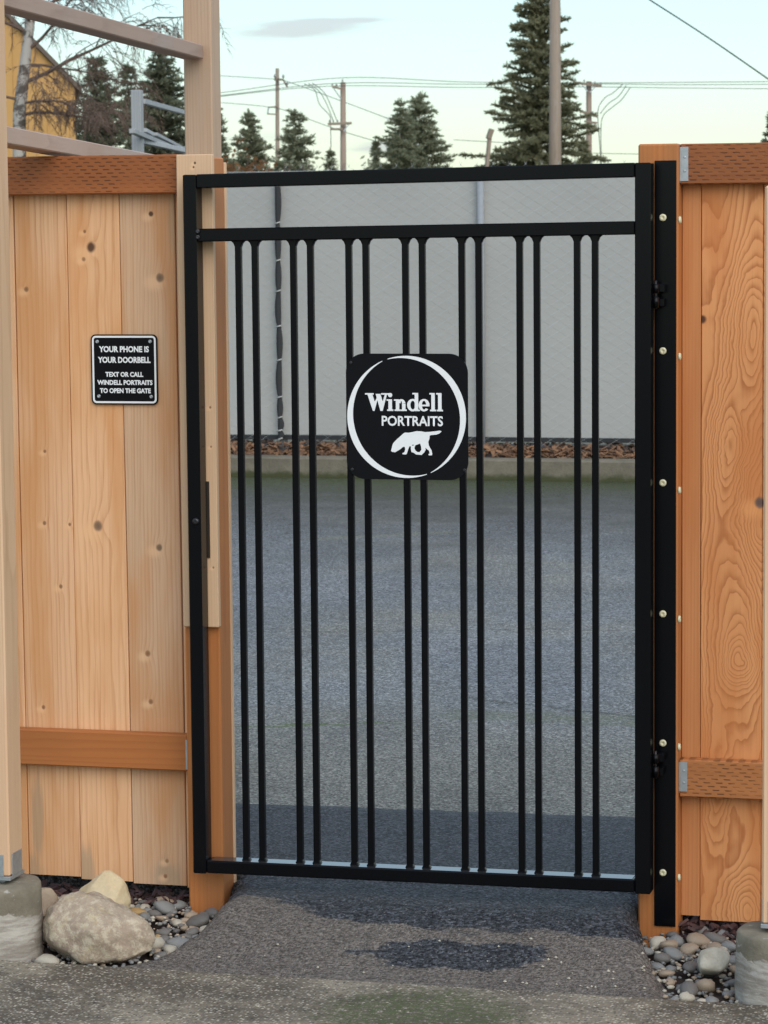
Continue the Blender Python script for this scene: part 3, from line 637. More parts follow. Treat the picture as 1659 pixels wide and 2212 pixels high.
for cx, cz in ((228, 250), (232, 1420), (1470, 1412)):
    disc('rivet', (sx(cx), FACE, sz(cz)), (0, -1, 0), .004, .002, 'dome', sg, 10, .9)

# ================================================================== GATE POSTS
pl = thing('gate_post', 'orange timber gate post with pale trim board, latch side of the gate', 'post', (.01, .06, -.1))
box('timber', (-.039, .0535, 0, .09, -.16, 1.832), 'treated_post', pl, .004)
box('trim_board', (-.036, .0575, -.02, -.0005, .658, 1.838), 'trim', pl, .002)
p1, p2 = oy(447, 1040, -.024), oy(447, 1205, -.024)
box('strike_plate', (.028, .0385, -.0245, -.0203, p2.z, p1.z), 'strike', pl, .001)
box('stop_strip', (-.035, .0555, .0905, .106, -.02, 1.82), 'trim', pl, .0015)
pr = thing('gate_post', 'orange timber gate post behind the black screwed steel plate', 'post', (1.165, .045, -.1))
box('timber', (1.117, 1.2135, 0, .092, -.16, 1.846), 'treated_post', pl and pr, .004)
pa = box('steel_plate', (1.1575, 1.2095, -.006, -.0005, -.05, 1.806), 'black_steel', pr, .001)
def sub(o, par, thing_):     # a sub-part: parent to a part whose own location only undoes its thing's offset
    o.parent = par; o.location = (0, 0, 0); return o
for v in (470, 758, 1043, 1326, 1605, 1885):
    p = oy(1432, v, -.006); sub(disc('screw', (p.x, -.006, p.z), (0, -1, 0), .0088, .004, 'screw', None, 14, .55), pa, pr)
for v in (475, 770, 1059, 1337, 1613, 1895):
    p = oy(1464, v, .012); sub(disc('screw', (1.2137, .010, p.z), (1, -.0, 0), .009, .006, 'screw', None, 14, .55), pa, pr)

# ================================================================== WOODEN FENCE
fl = thing('wooden_fence', 'tan cedar fence panel with the small black doorbell sign', 'fence', (-.3, .06, -.05))
def board(x0, x1, z0, z1, mat, par, y=.0585, lean=0., seed=0):
    bm = bmesh.new(); n = 16; rnd = random.Random(seed); ph = rnd.uniform(0, 9); rows = []
    dy = rnd.uniform(-.0015, .0015)
    for i in range(n + 1):
        z = z0 + (z1 - z0) * i / n; w = lean * (z - 1.) + mnoise.noise(Vector((z * 1.1, ph, 0))) * .0016; w2 = lean * (z - 1.) + mnoise.noise(Vector((z * 1.1, ph + 5, 0))) * .0016; c = .0016
        yy = y + dy + mnoise.noise(Vector((z * .9, ph + 9, 0))) * .0015
        rows.append([bm.verts.new(q) for q in ((x0 + w, yy + c, z), (x0 + w + c, yy, z), (x1 + w2 - c, yy, z), (x1 + w2, yy + c, z), (x1 + w2, yy + .018, z), (x0 + w, yy + .018, z))])
    for A, B in zip(rows, rows[1:]):
        for k in range(6): bm.faces.new((A[k], A[(k + 1) % 6], B[(k + 1) % 6], B[k]))
    bm.faces.new(rows[0][::-1]); bm.faces.new(rows[-1]); return link('board', bm_mesh(bm, 'board'), mat, par)
seams = [-.930, -.787, -.643, -.4995, -.3560, -.2135, -.0665]; bots = [-.01, -.02, -.015, -.016, -.022, -.026]
for i in range(6): board(seams[i] + .0012, seams[i + 1] - .0012, bots[i], 1.80, 'board_left%d' % max(0, i - 2), fl, .0585, -.003, 20 + i)
board(-.064, -.0405, -.03, 1.80, 'board_left0', fl, .0585, -.002, 34)
box('top_rail', (-.93, -.0395, .02, .0575, 1.744, 1.8405), 'treated_rail', fl, .003)
box('bottom_rail', (-.93, -.043, .02, .0575, .281, .3735), 'treated_smooth', fl, .003)
box('joist_hanger', (-.0485, -.0405, .0182, .0590, .286, .362), 'galv', fl, .0005)
# doorbell sign
DX0, DX1, DZ0, DZ1 = -.2960, -.1180, 1.2125, 1.3905; DY = .0555
ds = thing('doorbell_sign', 'small black square sign with white border and five text lines on the fence', 'sign', (-.207, DY, DZ0))
bm = bmesh.new(); prism_into(bm, rrect(DX0, DX1, DZ0, DZ1, .013, 8), lambda x, z, d: (x, DY - d, z), .0035); link('plate', bm_mesh(bm, 'plate'), 'sign_black', ds)
DF = DY - .0035
def frame_strip(x0, x1, z0, z1, r, w):
    a, b = rrect(x0, x1, z0, z1, r, 8), rrect(x0 + w, x1 - w, z0 + w, z1 - w, r - w, 8); bm = bmesh.new(); n = len(a)
    va = [bm.verts.new((x, DF - .0006, z)) for x, z in a]; vb = [bm.verts.new((x, DF - .0006, z)) for x, z in b]
    for i in range(n): bm.faces.new((va[i], va[(i + 1) % n], vb[(i + 1) % n], vb[i]))
    return link('border', bm_mesh(bm, 'border'), 'sign_white', ds)
frame_strip(DX0 + .0035, DX1 - .0035, DZ0 + .0035, DZ1 - .0035, .0105, .0048)
dx = lambda c: DX0 + (c - 140) / 1395 * (DX1 - DX0)
dz = lambda c: DZ1 - (c - 130) / 1475 * (DZ1 - DZ0)
for body, xa, xb, za, zb in (('YOUR PHONE IS', 312, 1362, 375, 505), ('YOUR DOORBELL', 287, 1393, 600, 730), ('TEXT OR CALL', 440, 1235, 918, 1022), ('WINDELL PORTRAITS', 265, 1427, 1088, 1192), ('TO OPEN THE GATE', 318, 1388, 1260, 1365)):
    lettering('lettering', body, dx(xa), dx(xb), dz(zb), dz(za), DF - .0007, ds, offset=.04)
for cx, cz in ((280, 282), (1390, 278), (295, 1432), (1395, 1435)):
    disc('screw', (dx(cx), DF, dz(cz)), (0, -1, 0), .0048, .003, 'galv', ds, 12, .6)

fr_ = thing('wooden_fence', 'orange cedar fence panel with swirling grain beside the steel plate', 'fence', (1.5, .06, -.05))
for i, (a, b, lo) in enumerate(((1.2145, 1.2595, -.035), (1.2605, 1.4085, -.045), (1.4100, 1.553, -.04), (1.5545, 1.697, -.04), (1.6985, 1.84, -.04))):
    board(a, b, lo, 1.80, 'board_right' if i else 'board_plain', fr_, .0585, 0.0, 50 + i)
box('top_rail', (1.2145, 1.84, .02, .0575, 1.749, 1.8455), 'treated_rail', fr_, .003)
box('bottom_rail', (1.2145, 1.84, .02, .0575, .267, .3595), 'treated_orange', fr_, .003)
for z0, z1 in ((1.757, 1.838), (.281, .354)):
    h = box('joist_hanger', (1.2137, 1.2345, .0182, .0197, z0, z1), 'galv', fr_, .0004)
    box('joist_hanger', (1.2142, 1.2155, .0198, .0570, z0 - .004, z1), 'galv', fr_, .0003)
    for k in (.3, .7): sub(disc('nail', (1.226, .0182, z0 + (z1 - z0) * k), (0, -1, 0), .003, .0015, 'galv', None, 10, .9), h, fr_)

# ================================================================== PERGOLA, PIERS
PY = -.45
xl = oy(50, 1850, PY + .0445).x - .0445
xr = oy(1646.5, 1800, PY - .0445).x + .0445
def pier(x, y, ztop, r, label, seed):
    prof = [(-.13, r * 1.015), (-.05, r * 1.01), (.0, r), (.02, r * 1.0), (ztop - .02, r * .995), (ztop - .006, r * .985), (ztop, r * .94), (ztop + .002, r * .5), (ztop + .002, .004)]
    bm = bmesh.new(); rings = []; n = 48
    zs = []
    for (za, ra), (zb, rb) in zip(prof, prof[1:]):
        k = max(1, int(abs(zb - za) / .012))
        for j in range(k): zs.append((za + (zb - za) * j / k, ra + (rb - ra) * j / k))
    zs.append(prof[-1])
    for z, rr in zs:
        ring = []
        for k in range(n):
            a = 2 * math.pi * k / n; c, s = math.cos(a), math.sin(a); q = Vector((c * 2 + seed, s * 2, z * 9)); amt = .006 if z < .015 else .002
            chip = .006 * max(0, mnoise.noise(Vector((c * 3 + seed, s * 3, 2))) - .1) if z > ztop - .015 else 0
            r2 = rr + (mnoise.noise(q) * amt + mnoise.noise(q * 4) * amt * .4) * min(1, rr / r) - chip * (rr / r)
            ring.append(bm.verts.new((x + c * r2, y + s * r2, z + mnoise.noise(q * 1.5) * .002)))
        rings.append(ring)
    for A, B in zip(rings, rings[1:]):
        for k in range(n): bm.faces.new((A[k], A[(k + 1) % n], B[(k + 1) % n], B[k]))
    bm.faces.new(rings[-1]); o = link('concrete_pier', bm_mesh(bm, 'concrete_pier', True), 'pier')
    return tag(o, label, 'pier')
rl = oy(84, 1907, PY).x - xl; zl = oy(84, 1907, PY).z; rr_ = xr - oy(1591, 2003, PY).x; zr = oy(1591, 2003, PY).z
pier(xl, PY, zl, min(.115, rl), 'round concrete pier beside the large speckled boulder', 1)
pier(xr, PY, zr, min(.115, rr_), 'round concrete pier beside the pebbles below the orange fence', 5)
pg = thing('pergola', 'pale timber pergola posts joined by two long weathered rails', 'pergola', (xl, PY, zl))
H2 = .0445
def post4(name, x, y, z0, z1, mat, par, h=H2): return box(name, (x - h, x + h, y - h, y + h, z0, z1), mat, par, .004, 0)
post4('post', xl, PY, zl + .022, 2.75, 'post_pale', pg)
TY = 1.5
xt = oy(458, 200, TY - H2).x - H2
post4('post', xt, TY, -.16, 2.9, 'post_brown', pg)
def rail(pn, pf, yn, yf, ov=.0):
    a = oy(*pn, yn); b = oy(*pf, yf); return a, b
# each rail is given by the lower right edge of both of its ends; the near ends sit behind the near post
a = oy(32, 10, PY + H2); b = oy(437, 127, TY - H2 - .02)
beam('rail', (xl, PY + H2 + .002, a.z + .021), (b.x - .032, TY - H2 - .012, b.z + .021), .064, .042, 'rail_weathered', pg, .003)
a = oy(32, 309, PY + H2); b = oy(437, 384, TY - H2 - .02)
beam('rail', (xl + .004, PY + H2 + .002, a.z + .021), (b.x - .032, TY - H2 - .012, b.z + .021), .064, .042, 'rail_weathered', pg, .003)
def bracket(x, y, zt, par, side):
    box('post_base', (x - .047, x + .047, y - .047, y + .047, zt + .012, zt + .0215), 'galv', par, .001)
    st = box('standoff', (x - .022, x + .022, y - .022, y + .022, zt - .01, zt + .0115), 'galv', par, .001)
    sx_ = x + side * (H2 + .0016)
    fl_ = box('side_strap', (min(sx_ - .0012, sx_ + .0012), max(sx_ - .0012, sx_ + .0012), y - .03, y + .03, zt + .0216, zt + .075), 'galv', par, .0005)
    box('front_strap', (x - .030, x + .030, y - H2 - .003, y - H2 - .0005, zt + .0216, zt + .075), 'galv', par, .0005)
    sub(disc('bolt', (x + .012, y - H2 - .003, zt + .055), (0, -1, 0), .008, .006, 'galv', None, 10, .9), fl_, par)
bracket(xl, PY, zl, pg, 1)
pp = thing('timber_post', 'short pale timber post on the concrete pier at the orange fence panel', 'post', (xr, PY, zr))
post4('post', xr, PY, zr + .022, oy(1655, 402, PY).z, 'post_pale', pp)
bracket(xr, PY, zr, pp, -1)

# silvered timber arbour further down the path
ar = thing('grey_arbour', 'silver grey weathered timber frame standing behind the fence panel', 'arbour', base(300, 20))
def b_(u, v, d): return at(u, v, d)
pbase = base(301, 20, -.16); ptop = b_(298, 196, 20)
beam('post', pbase, Vector((pbase.x, pbase.y, ptop.z)), .07, .07, 'grey_timber', ar, .004, Vector((0, 1, 0)))
for (u1, v1, d1, u2, v2, d2, w, h) in ((310, 219, 20.2, 430, 252, 24, .05, .05), (285, 283, 19.5, 430, 345, 22.5, .06, .045), (312, 281, 20.1, 390, 326, 23, .05, .04), (335, 290, 20.6, 420, 334, 23.5, .05, .035), (308, 305, 20.1, 420, 330, 21.5, .06, .05)):
    beam('rail', b_(u1, v1, d1), b_(u2, v2, d2), w * .7, h * .7, 'grey_timber', ar, .003)
q = base(430, 22.5, -.16); beam('post', q, Vector((q.x, q.y, 2.6)), .085, .085, 'grey_timber', ar, .004, Vector((0, 1, 0)))

# ================================================================== BOULDERS AND STONES
def hull_rock(name, outline, Y, depth, mat, label, seed, back=.8, front=.62, rough=.005, cat='boulder', sm_=2):
    bm = bmesh.new(); pts = [oy(u, v, Y) for u, v in outline]; c = sum(pts, Vector()) / len(pts)
    rj = random.Random(seed)
    for k, (dy, s, stp) in enumerate(((-depth * .5, front * .95, 5), (-depth * .34, front * 1.3, 4), (-.0, 1., 1), (depth * .4, back, 2), (depth * .5, back * .5, 3))):
        for p_ in pts[k % 2::stp]:
            dy_ = dy * rj.uniform(.75, 1.1); bm.verts.new(Vector((c.x + (p_.x - c.x) * s, Y + dy_, c.z + (p_.z - c.z) * s - (1 - s) * .018)))
    bmesh.ops.convex_hull(bm, input=bm.verts[:])
    for v in [v for v in bm.verts if not v.link_faces]: bm.verts.remove(v)
    bmesh.ops.triangulate(bm, faces=bm.faces[:])
    for _ in range(3): bmesh.ops.subdivide_edges(bm, edges=bm.edges[:], cuts=1, use_grid_fill=True); bmesh.ops.triangulate(bm, faces=bm.faces[:])
    for _ in range(sm_): bmesh.ops.smooth_vert(bm, verts=bm.verts[:], factor=.4, use_axis_x=True, use_axis_y=True, use_axis_z=True)
    bm.normal_update()
    for v in bm.verts:
        q = v.co * 14 + Vector((seed, 0, 0)); v.co += v.normal * (mnoise.noise(q) * rough + mnoise.noise(q * 3.1) * rough * .6 + mnoise.noise(q * 9) * rough * .35)
    return tag(link(name, bm_mesh(bm, name, True), mat), label, cat)
hull_rock('boulder', [(86, 2005), (108, 1962), (135, 1935), (168, 1926), (215, 1940), (262, 1962), (312, 1992), (331, 2028), (328, 2052), (292, 2072), (205, 2090), (150, 2078), (100, 2035)], -.42, .22, 'boulder', 'large speckled brown boulder leaning beside the concrete pier', 3, rough=.0075, sm_=1)
hull_rock('boulder', [(168, 1925), (200, 1898), (226, 1877), (240, 1878), (268, 1898), (282, 1950), (278, 1975), (230, 1990), (180, 1985)], -.17, .13, 'boulder_pale', 'cream coloured pointed rock behind the large speckled boulder', 8, rough=.004)
hull_rock('rock', [(78, 1935), (90, 1916), (112, 1918), (126, 1940), (122, 1968), (100, 1985), (80, 1975)], -.22, .07, 'stone_tan', 'tan rounded rock wedged between pier and large boulder', 12, rough=.002, cat='rock', sm_=6)
hull_rock('rock', [(1503, 2075), (1512, 2052), (1540, 2044), (1570, 2050), (1580, 2066), (1572, 2092), (1545, 2108), (1512, 2106)], -.33, .09, 'stone_pale', 'largest pale round stone among the pebbles by the right pier', 15, rough=.0012, cat='rock', sm_=9)

def pebble_mesh(seed, sub_=2):
    bm = bmesh.new(); bmesh.ops.create_icosphere(bm, subdivisions=sub_, radius=1.)
    for v in bm.verts:
        q = v.co * .9 + Vector((seed * 7.3, 0, 0)); v.co *= 1 + mnoise.noise(q) * .36 + mnoise.noise(q * 2.3) * .13
    return bm_mesh(bm, 'pebble', True)
PEB = {k: [pebble_mesh(i * 3 + j) for j in range(3)] for i, k in enumerate(('stone_grey', 'stone_dark', 'stone_pale', 'stone_tan', 'stone_ochre', 'stone_rust'))}
for k, ms in PEB.items():
    for me in ms: me.materials.append(M[k])
CN = {'stone_grey': 'blue grey', 'stone_dark': 'dark charcoal', 'stone_pale': 'pale cream', 'stone_tan': 'tan brown', 'stone_ochre': 'ochre yellow', 'stone_rust': 'rust red'}
def pebble(x, y, z, s, k, where, grp, rnd, flat=.62):
    o = bpy.data.objects.new('river_stone', rnd.choice(PEB[k])); COL.objects.link(o)
    o.location = (x, y, z); o.scale = (s * rnd.uniform(.95, 1.35), s * rnd.uniform(.75, 1.05), s * flat * rnd.uniform(.85, 1.15))
    o.rotation_euler = (rnd.uniform(-.35, .35), rnd.uniform(-.35, .35), rnd.uniform(0, 3.14))
    return tag(o, f'smooth {CN[k]} river stone {where}', 'stone', grp)
def ramp_left(y):
    T_ = [(.2, .03), (.0, -.045), (-.05, .075), (-.2, .09), (-.3, .075), (-.40, .032), (-.47, -.012), (-.54, -.1)]
    for (ya, xa), (yb, xb) in zip(T_, T_[1:]):
        if yb <= y <= ya: return xa + (xb - xa) * (ya - y) / (ya - yb)
    return -.1
def ramp_right(y):
    T_ = [(.2, 1.2), (.0, 1.215), (-.03, 1.12), (-.1, 1.12), (-.17, 1.15), (-.3, 1.195), (-.40, 1.232), (-.47, 1.26), (-.54, 1.30)]
    for (ya, xa), (yb, xb) in zip(T_, T_[1:]):
        if yb <= y <= ya: return xa + (xb - xa) * (ya - y) / (ya - yb)
    return 1.3
def spot(x, y, s, side):
    size = 'large' if s > .025 else 'small' if s < .017 else 'medium-sized'
    if side < 0:
        if ramp_left(y) - x < s + .022 and y > -.46: w = 'at the edge of the asphalt ramp'
        elif y > -.07: w = 'under the tan fence boards'
        else: w = min((((x - a_) ** 2 + (y - b_) ** 2) / r_ ** 2, t_) for a_, b_, r_, t_ in ((xl, PY, .11, 'beside the left concrete pier'), (-.13, -.42, .13, 'beside the large speckled boulder'), (-.1, -.17, .065, 'beside the pointed cream rock'), (.03, -.02, .07, 'in front of the gate post')))[1]
    else:
        if x - ramp_right(y) < s + .025 and y < -.1: w = 'at the ramp edge by the orange fence'
        elif y > -.07: w = 'under the orange fence boards'
        else: w = min((((x - a_) ** 2 + (y - b_) ** 2) / r_ ** 2, t_) for a_, b_, r_, t_ in ((xr, PY, .11, 'beside the right concrete pier'), (1.345, -.33, .05, 'beside the largest pale round stone'), (1.19, -.02, .07, 'at the foot of the black steel plate')))[1]
    return size, w
def bed(n, xr_, side, where, grp, seed, smin, smax, avoid, weights):
    rnd = random.Random(seed); got = []
    tries = 0
    while len(got) < n and tries < 20000:
        tries += 1; y = rnd.uniform(-.515, .03); x = rnd.uniform(*xr_); s = smin + (smax - smin) * rnd.random() ** 1.25
        if side < 0 and x > ramp_left(y) - s * .7: continue
        if side > 0 and x < ramp_right(y) + s * .8: continue
        if any((x - ax) ** 2 / (rx + s * .6) ** 2 + (y - ay) ** 2 / (ry + s * .6) ** 2 < 1 for ax, ay, rx, ry in avoid): continue
        if any((x - a) ** 2 + (y - b) ** 2 < ((s + c) * .66) ** 2 for a, b, c in got): continue
        got.append((x, y, s)); k = rnd.choices(list(PEB), weights)[0]
        zg = -.105 + .03 * min(1, max(0, (y + .5) / .5))
        sz_, wh = spot(x, y, s, side); pebble(x, y, zg + s * .45, s, k, wh, grp, rnd)['label'] = f'{sz_} smooth {CN[k]} river stone {wh}'
bed(160, (-.52, .1), -1, 'in the bed between boulders and ramp', 'river stones between boulders and ramp', 5, .010, .031, [(xl, PY, .12, .12), (-.13, -.42, .13, .09), (-.1, -.17, .06, .06), (.01, .07, .06, .075)], (5, 3.5, 3., 3.2, .3, .6))
bed(132, (1.1, 1.75), 1, 'in the bed between right pier and ramp', 'river stones between right pier and ramp', 9, .010, .030, [(xr, PY, .12, .12), (1.345, -.33, .035, .035), (1.165, .05, .055, .055)], (5, 4, 2.5, 2.5, .4, .3))
def gravel(name, n, xr_, side, seed, mat, label):
    rnd = random.Random(seed); V = []; F = []; bm0 = bmesh.new(); bmesh.ops.create_icosphere(bm0, subdivisions=1, radius=1.); bv = [v.co.copy() for v in bm0.verts]; bf = [[v.index for v in f.verts] for f in bm0.faces]; bm0.free()
    k = 0
    while k < n:
        y = rnd.uniform(-.53, .05); x = rnd.uniform(*xr_)
        if side < 0 and x > ramp_left(y) + .012 or side > 0 and x < ramp_right(y) - .012: continue
        k += 1; s = rnd.uniform(.003, .009); z = -.104 + .028 * min(1, max(0, (y + .5) / .5)) + rnd.random() * .012
        R_ = Matrix.Rotation(rnd.uniform(0, 6), 3, 'Z') @ Matrix.Rotation(rnd.uniform(-.5, .5), 3, 'X'); sc = Vector((rnd.uniform(.9, 1.5), rnd.uniform(.7, 1.), rnd.uniform(.5, .8))); b0 = len(V)
        for c in bv: V.append(Vector((x, y, z)) + R_ @ Vector((c.x * sc.x, c.y * sc.y, c.z * sc.z)) * s)
        F += [[b0 + q for q in f] for f in bf]
    me = bpy.data.meshes.new(name); me.from_pydata(V, [], F); me.polygons.foreach_set('use_smooth', [True] * len(F))
    return tag(link(name, me, mat), label, 'gravel', kind='stuff')
for i, m_ in enumerate(('stone_grey', 'stone_dark', 'stone_pale', 'stone_tan')):
    gravel('gravel', 260, (-.52, .1), -1, 30 + i, m_, 'fine gravel between the river stones by the boulders')
    gravel('gravel', 260, (1.1, 1.7), 1, 40 + i, m_, 'fine gravel between the river stones by the right pier')
tag(chips('bark_chips', 420, (1.215, 1.7), (-.06, .14), -.085, (.02, .05), 'chip_dark', 5, .035), 'dark red bark chips under the orange fence panel', 'bark')
tag(chips('bark_chips', 260, (-.52, -.05), (-.02, .14), -.085, (.02, .045), 'chip_dark', 6, .03), 'dark red bark chips under the tan fence panel', 'bark')
def grit():
    rnd = random.Random(77); V = []; F = []
    for i in range(46):
        if i < 28: x, y = rnd.gauss(1.1, .12), rnd.uniform(-.5, -.26)
        else: x, y = rnd.uniform(.1, 1.2), rnd.uniform(-.53, -.28)
        t = min(1, max(0, (-.12 - y) / .415)); z = -.087 * t * t * (3 - 2 * t) * .6 - .087 * t * .4
        if x > ramp_right(y) - .02 or x < ramp_left(y) + .05: continue
        s_ = rnd.uniform(.0018, .0048); k = len(V); c = Vector((x, y, z + s_ * .6))
        for d_ in ((1, 0, 0), (0, 1, 0), (-1, 0, 0), (0, -1, 0), (0, 0, .8), (0, 0, -.8)): V.append(c + Vector(d_) * s_ * rnd.uniform(.7, 1.3))
        for a_, b_ in ((0, 1), (1, 2), (2, 3), (3, 0)): F += [(k + a_, k + b_, k + 4), (k + b_, k + a_, k + 5)]
    me = bpy.data.meshes.new('grit'); me.from_pydata(V, [], F); tag(link('grit', me, 'stone_pale'), 'pale grit scattered on the asphalt ramp', 'grit', kind='stuff')
grit()
def tuft(u, v, z, n, h, label):
    rnd = random.Random(n); c = oz(u, v, z); bm = bmesh.new()
    for i in range(n):
        a = rnd.uniform(0, 6.28); L_ = h * rnd.uniform(.5, 1); d = Vector((math.cos(a), math.sin(a), 0)); s = Vector((-d.y, d.x, 0)) * .0022
        p0 = c + d * .003; p1 = p0 + d * L_ * .35 + Vector((0, 0, L_ * .6)); p2 = p0 + d * L_ * .9 + Vector((0, 0, L_ * .75))
        v_ = [bm.verts.new(q) for q in (p0 - s, p0 + s, p1 + s, p1 - s, p2)]; bm.faces.new(v_[:4]); bm.faces.new((v_[3], v_[2], v_[4]))
    return tag(link('weed', bm_mesh(bm, 'weed'), 'grass'), label, 'weed')
tuft(427, 1982 - 50 + 27, -.07, 14, .035, 'tiny green weed sprouting among the river stones by the gate post')

# ================================================================== FAR CHAIN-LINK FENCE
FY = 12.13
cf = thing('chain_link_fence', 'chain link fence with grey privacy fabric beyond the parking lot', 'fence', (-2, FY, .14))
def screen_panel(x0, x1):
    bm = bmesh.new(); nx, nz = max(8, int((x1 - x0) * 12)), 28
    def grid(dy):
        rows = []
        for j in range(nz + 1):
            row = []
            for i in range(nx + 1):
                x = x0 + (x1 - x0) * i / nx; z = .252 + 1.81 * j / nz
                sag = .006 * math.sin(x * 2.1 + math.sin(z * 1.7)) + .004 * math.sin(x * 5.3 + z * 2.2)
                row.append(bm.verts.new((x, FY + .035 + dy + sag, z + .006 * math.sin(x * 1.9 + 1.))))
            rows.append(row)
        for A, B in zip(rows, rows[1:]):
            for k in range(nx): bm.faces.new((A[k], A[k + 1], B[k + 1], B[k]))
    grid(0.); grid(.004)
    link('privacy_screen', bm_mesh(bm, 'privacy_screen', True), 'screen', cf)
    box('bottom_hem', (x0 + .004, x1 - .004, FY + .022, FY + .048, .222, .2525), 'black_fabric', cf, .001)
XS = oy(603.5, 700, FY).x
screen_panel(-9.5, XS - .003); screen_panel(XS + .003, 4.5)
def link_mesh():
    V = []; F = []; p_ = .056; r_ = .0011; z0, z1 = .17, 2.095; n = int((z1 - z0) / (p_ * .62)); stp = (z1 - z0) / n; x = -7.5; i = 0
    while x < 3.5:
        prev = None
        for j in range(n + 1):
            z = z0 + stp * j; xx = x + (p_ / 2 if (j + i) % 2 else -p_ / 2) ; yy = FY - .004 + (.003 if j % 2 else -.003)
            b0 = len(V); V += [(xx - r_, yy, z), (xx + r_, yy - r_, z), (xx + r_ * .6, yy + r_, z)]
            if prev is not None:
                for k in range(3): F.append((prev + k, prev + (k + 1) % 3, b0 + (k + 1) % 3, b0 + k))
            prev = b0
        # twisted barb above the top
        b0 = len(V); V += [(xx - r_ * 1.4, yy, z1), (xx + r_ * 1.4, yy, z1), (xx - .012 + .024 * (i % 2), yy, z1 + .03)]; F.append((b0, b0 + 1, b0 + 2))
        x += p_; i += 1
    me = bpy.data.meshes.new('wire_mesh'); me.from_pydata(V, [], F); tag(link('wire_mesh', me, 'link', cf), kind='stuff')
link_mesh()
for x in (XS - 2.9, XS, oy(1038, 440, FY).x, oy(1038, 440, FY).x + 2.6): tube('fence_post', [(x, FY + (.002 if x != XS else .07), .0), (x, FY + (.002 if x != XS else .07), 2.06)], .024 if x != XS else .03, 'fence_pipe', cf, 12)
tube('top_wire', [(-7.5, FY + .01, 2.07), (3.5, FY + .01, 2.07)], .003, 'link', cf, 5)
tv = [385, 482, 563, 629, 705, 778, 858, 902, 930, 948]
for va, vb in zip(tv, tv[1:]):
    za, zb = oy(603, va, FY).z, oy(603, vb, FY).z; rnd = random.Random(va); n = 8; bm = bmesh.new(); rows = []; ph = rnd.uniform(-.006, .006)
    for k in range(n + 1):
        t = k / n; w = .0135 + .0095 * math.sin(math.pi * t) ** .7; z = za + (zb - za) * t; x = XS + ph * math.sin(math.pi * t)
        rows.append([bm.verts.new(q) for q in ((x - w, FY - .012, z), (x - w * .3, FY - .02, z), (x + w * .5, FY - .016, z), (x + w, FY - .01, z), (x, FY + .01, z))])
    for A, B in zip(rows, rows[1:]):
        for k in range(5): bm.faces.new((A[k], A[(k + 1) % 5], B[(k + 1) % 5], B[k]))
    bm.faces.new(rows[0]); bm.faces.new(rows[-1][::-1])
    link('seam_strip', bm_mesh(bm, 'seam_strip'), 'black_fabric', cf)
for v in tv[1:]:
    z = oy(603, v, FY).z; tube('tie', [(XS - .02, FY - .018, z - .006), (XS - .004, FY - .026, z), (XS + .02, FY - .02, z + .008)], .0045, 'tie', cf, 5)

# ================================================================== BACKGROUND
def conifer(u, vtop, depth, rbase, mat, label, seed, dens=1., trunk=True, spread=.9, group='conifers beyond the fence', leaf=.34, tufty=.5):
    rnd = random.Random(seed); b0 = base(u, depth, -.16); zt = at(u, vtop, depth).z; H = zt - b0.z
    t = thing('conifer', label, 'tree', b0, group)
    tube('trunk', [b0, b0 + Vector((0, 0, H * .5)), b0 + Vector((0, 0, H * .98))], [H * .016, H * .009, .01], 'bark', t, 7)
    V = []; F = []
    def needle(p_, d, L_, w):
        s = d.cross(Vector((rnd.uniform(-1, 1), rnd.uniform(-1, 1), rnd.uniform(-.3, 1)))).normalized() * w; k = len(V)
        V.extend((p_ - s * .6, p_ + s * .6, p_ + d * L_ * .6 + s, p_ + d * L_, p_ + d * L_ * .6 - s)); F.append((k, k + 1, k + 2, k + 3, k + 4))
    z = H * .1; lev = 0
    while z < H * .985:
        f = 1 - z / H; R_ = rbase * (f ** spread) * rnd.uniform(.75, 1.12) + .08; nb = max(4, int((7 + 5 * f) * dens))
        a0 = rnd.uniform(0, 6.28)
        for k in range(nb):
            a = a0 + 6.28 * k / nb + rnd.uniform(-.35, .35); Lb = R_ * (1 + .35 * mnoise.noise(Vector((math.cos(a) * 1.2 + seed, math.sin(a) * 1.2, z * .55)))) * (rnd.uniform(.6, 1.1) if rnd.random() > tufty * .25 else rnd.uniform(.3, .6)); up = rnd.uniform(-.3, .35) + .35 * (1 - f)
            d = Vector((math.cos(a), math.sin(a), up)).normalized(); o_ = b0 + Vector((0, 0, z + rnd.uniform(-.3, .3) * min(1, f * 3)))
            ns = max(3, int(Lb / (leaf * .33) * dens)); e = o_ + d * Lb
            w = .02 * f + .006; kk = len(V); s = Vector((-d.y, d.x, 0)).normalized() * w; V.extend((o_ - s, o_ + s, e + Vector((0, 0, -.12 * Lb)))); F.append((kk, kk + 1, kk + 2))
            for j in range(ns):
                tt = (j + rnd.random()) / ns; tt = tt ** .75; q = o_ + d * (Lb * tt) + Vector((0, 0, -.14 * Lb * tt * tt + .1 * max(0, tt - .7) * Lb))
                for _ in range(9):
                    dd = (d * rnd.uniform(.2, 1.) + Vector((rnd.uniform(-.9, .9), rnd.uniform(-.9, .9), rnd.uniform(-.5, .55)))).normalized()
                    needle(q, dd, leaf * rnd.uniform(.35, .85), leaf * rnd.uniform(.05, .1))
        z += max(.10, H * .026 * rnd.uniform(.7, 1.3) / dens ** .5); lev += 1
    for _ in range(14): needle(b0 + Vector((0, 0, H * rnd.uniform(.95, .99))), Vector((rnd.uniform(-.4, .4), rnd.uniform(-.4, .4), 1)).normalized(), leaf * .7, leaf * .1)
    me = bpy.data.meshes.new('crown'); me.from_pydata(V, [], F); link('crown', me, mat, t); return t
D1 = 118
conifer(1166, -55, 105, 3.0, 'needles', 'tallest dense conifer standing behind the thick bare pole', 1, 1.5, spread=.62, leaf=.30, tufty=.8)
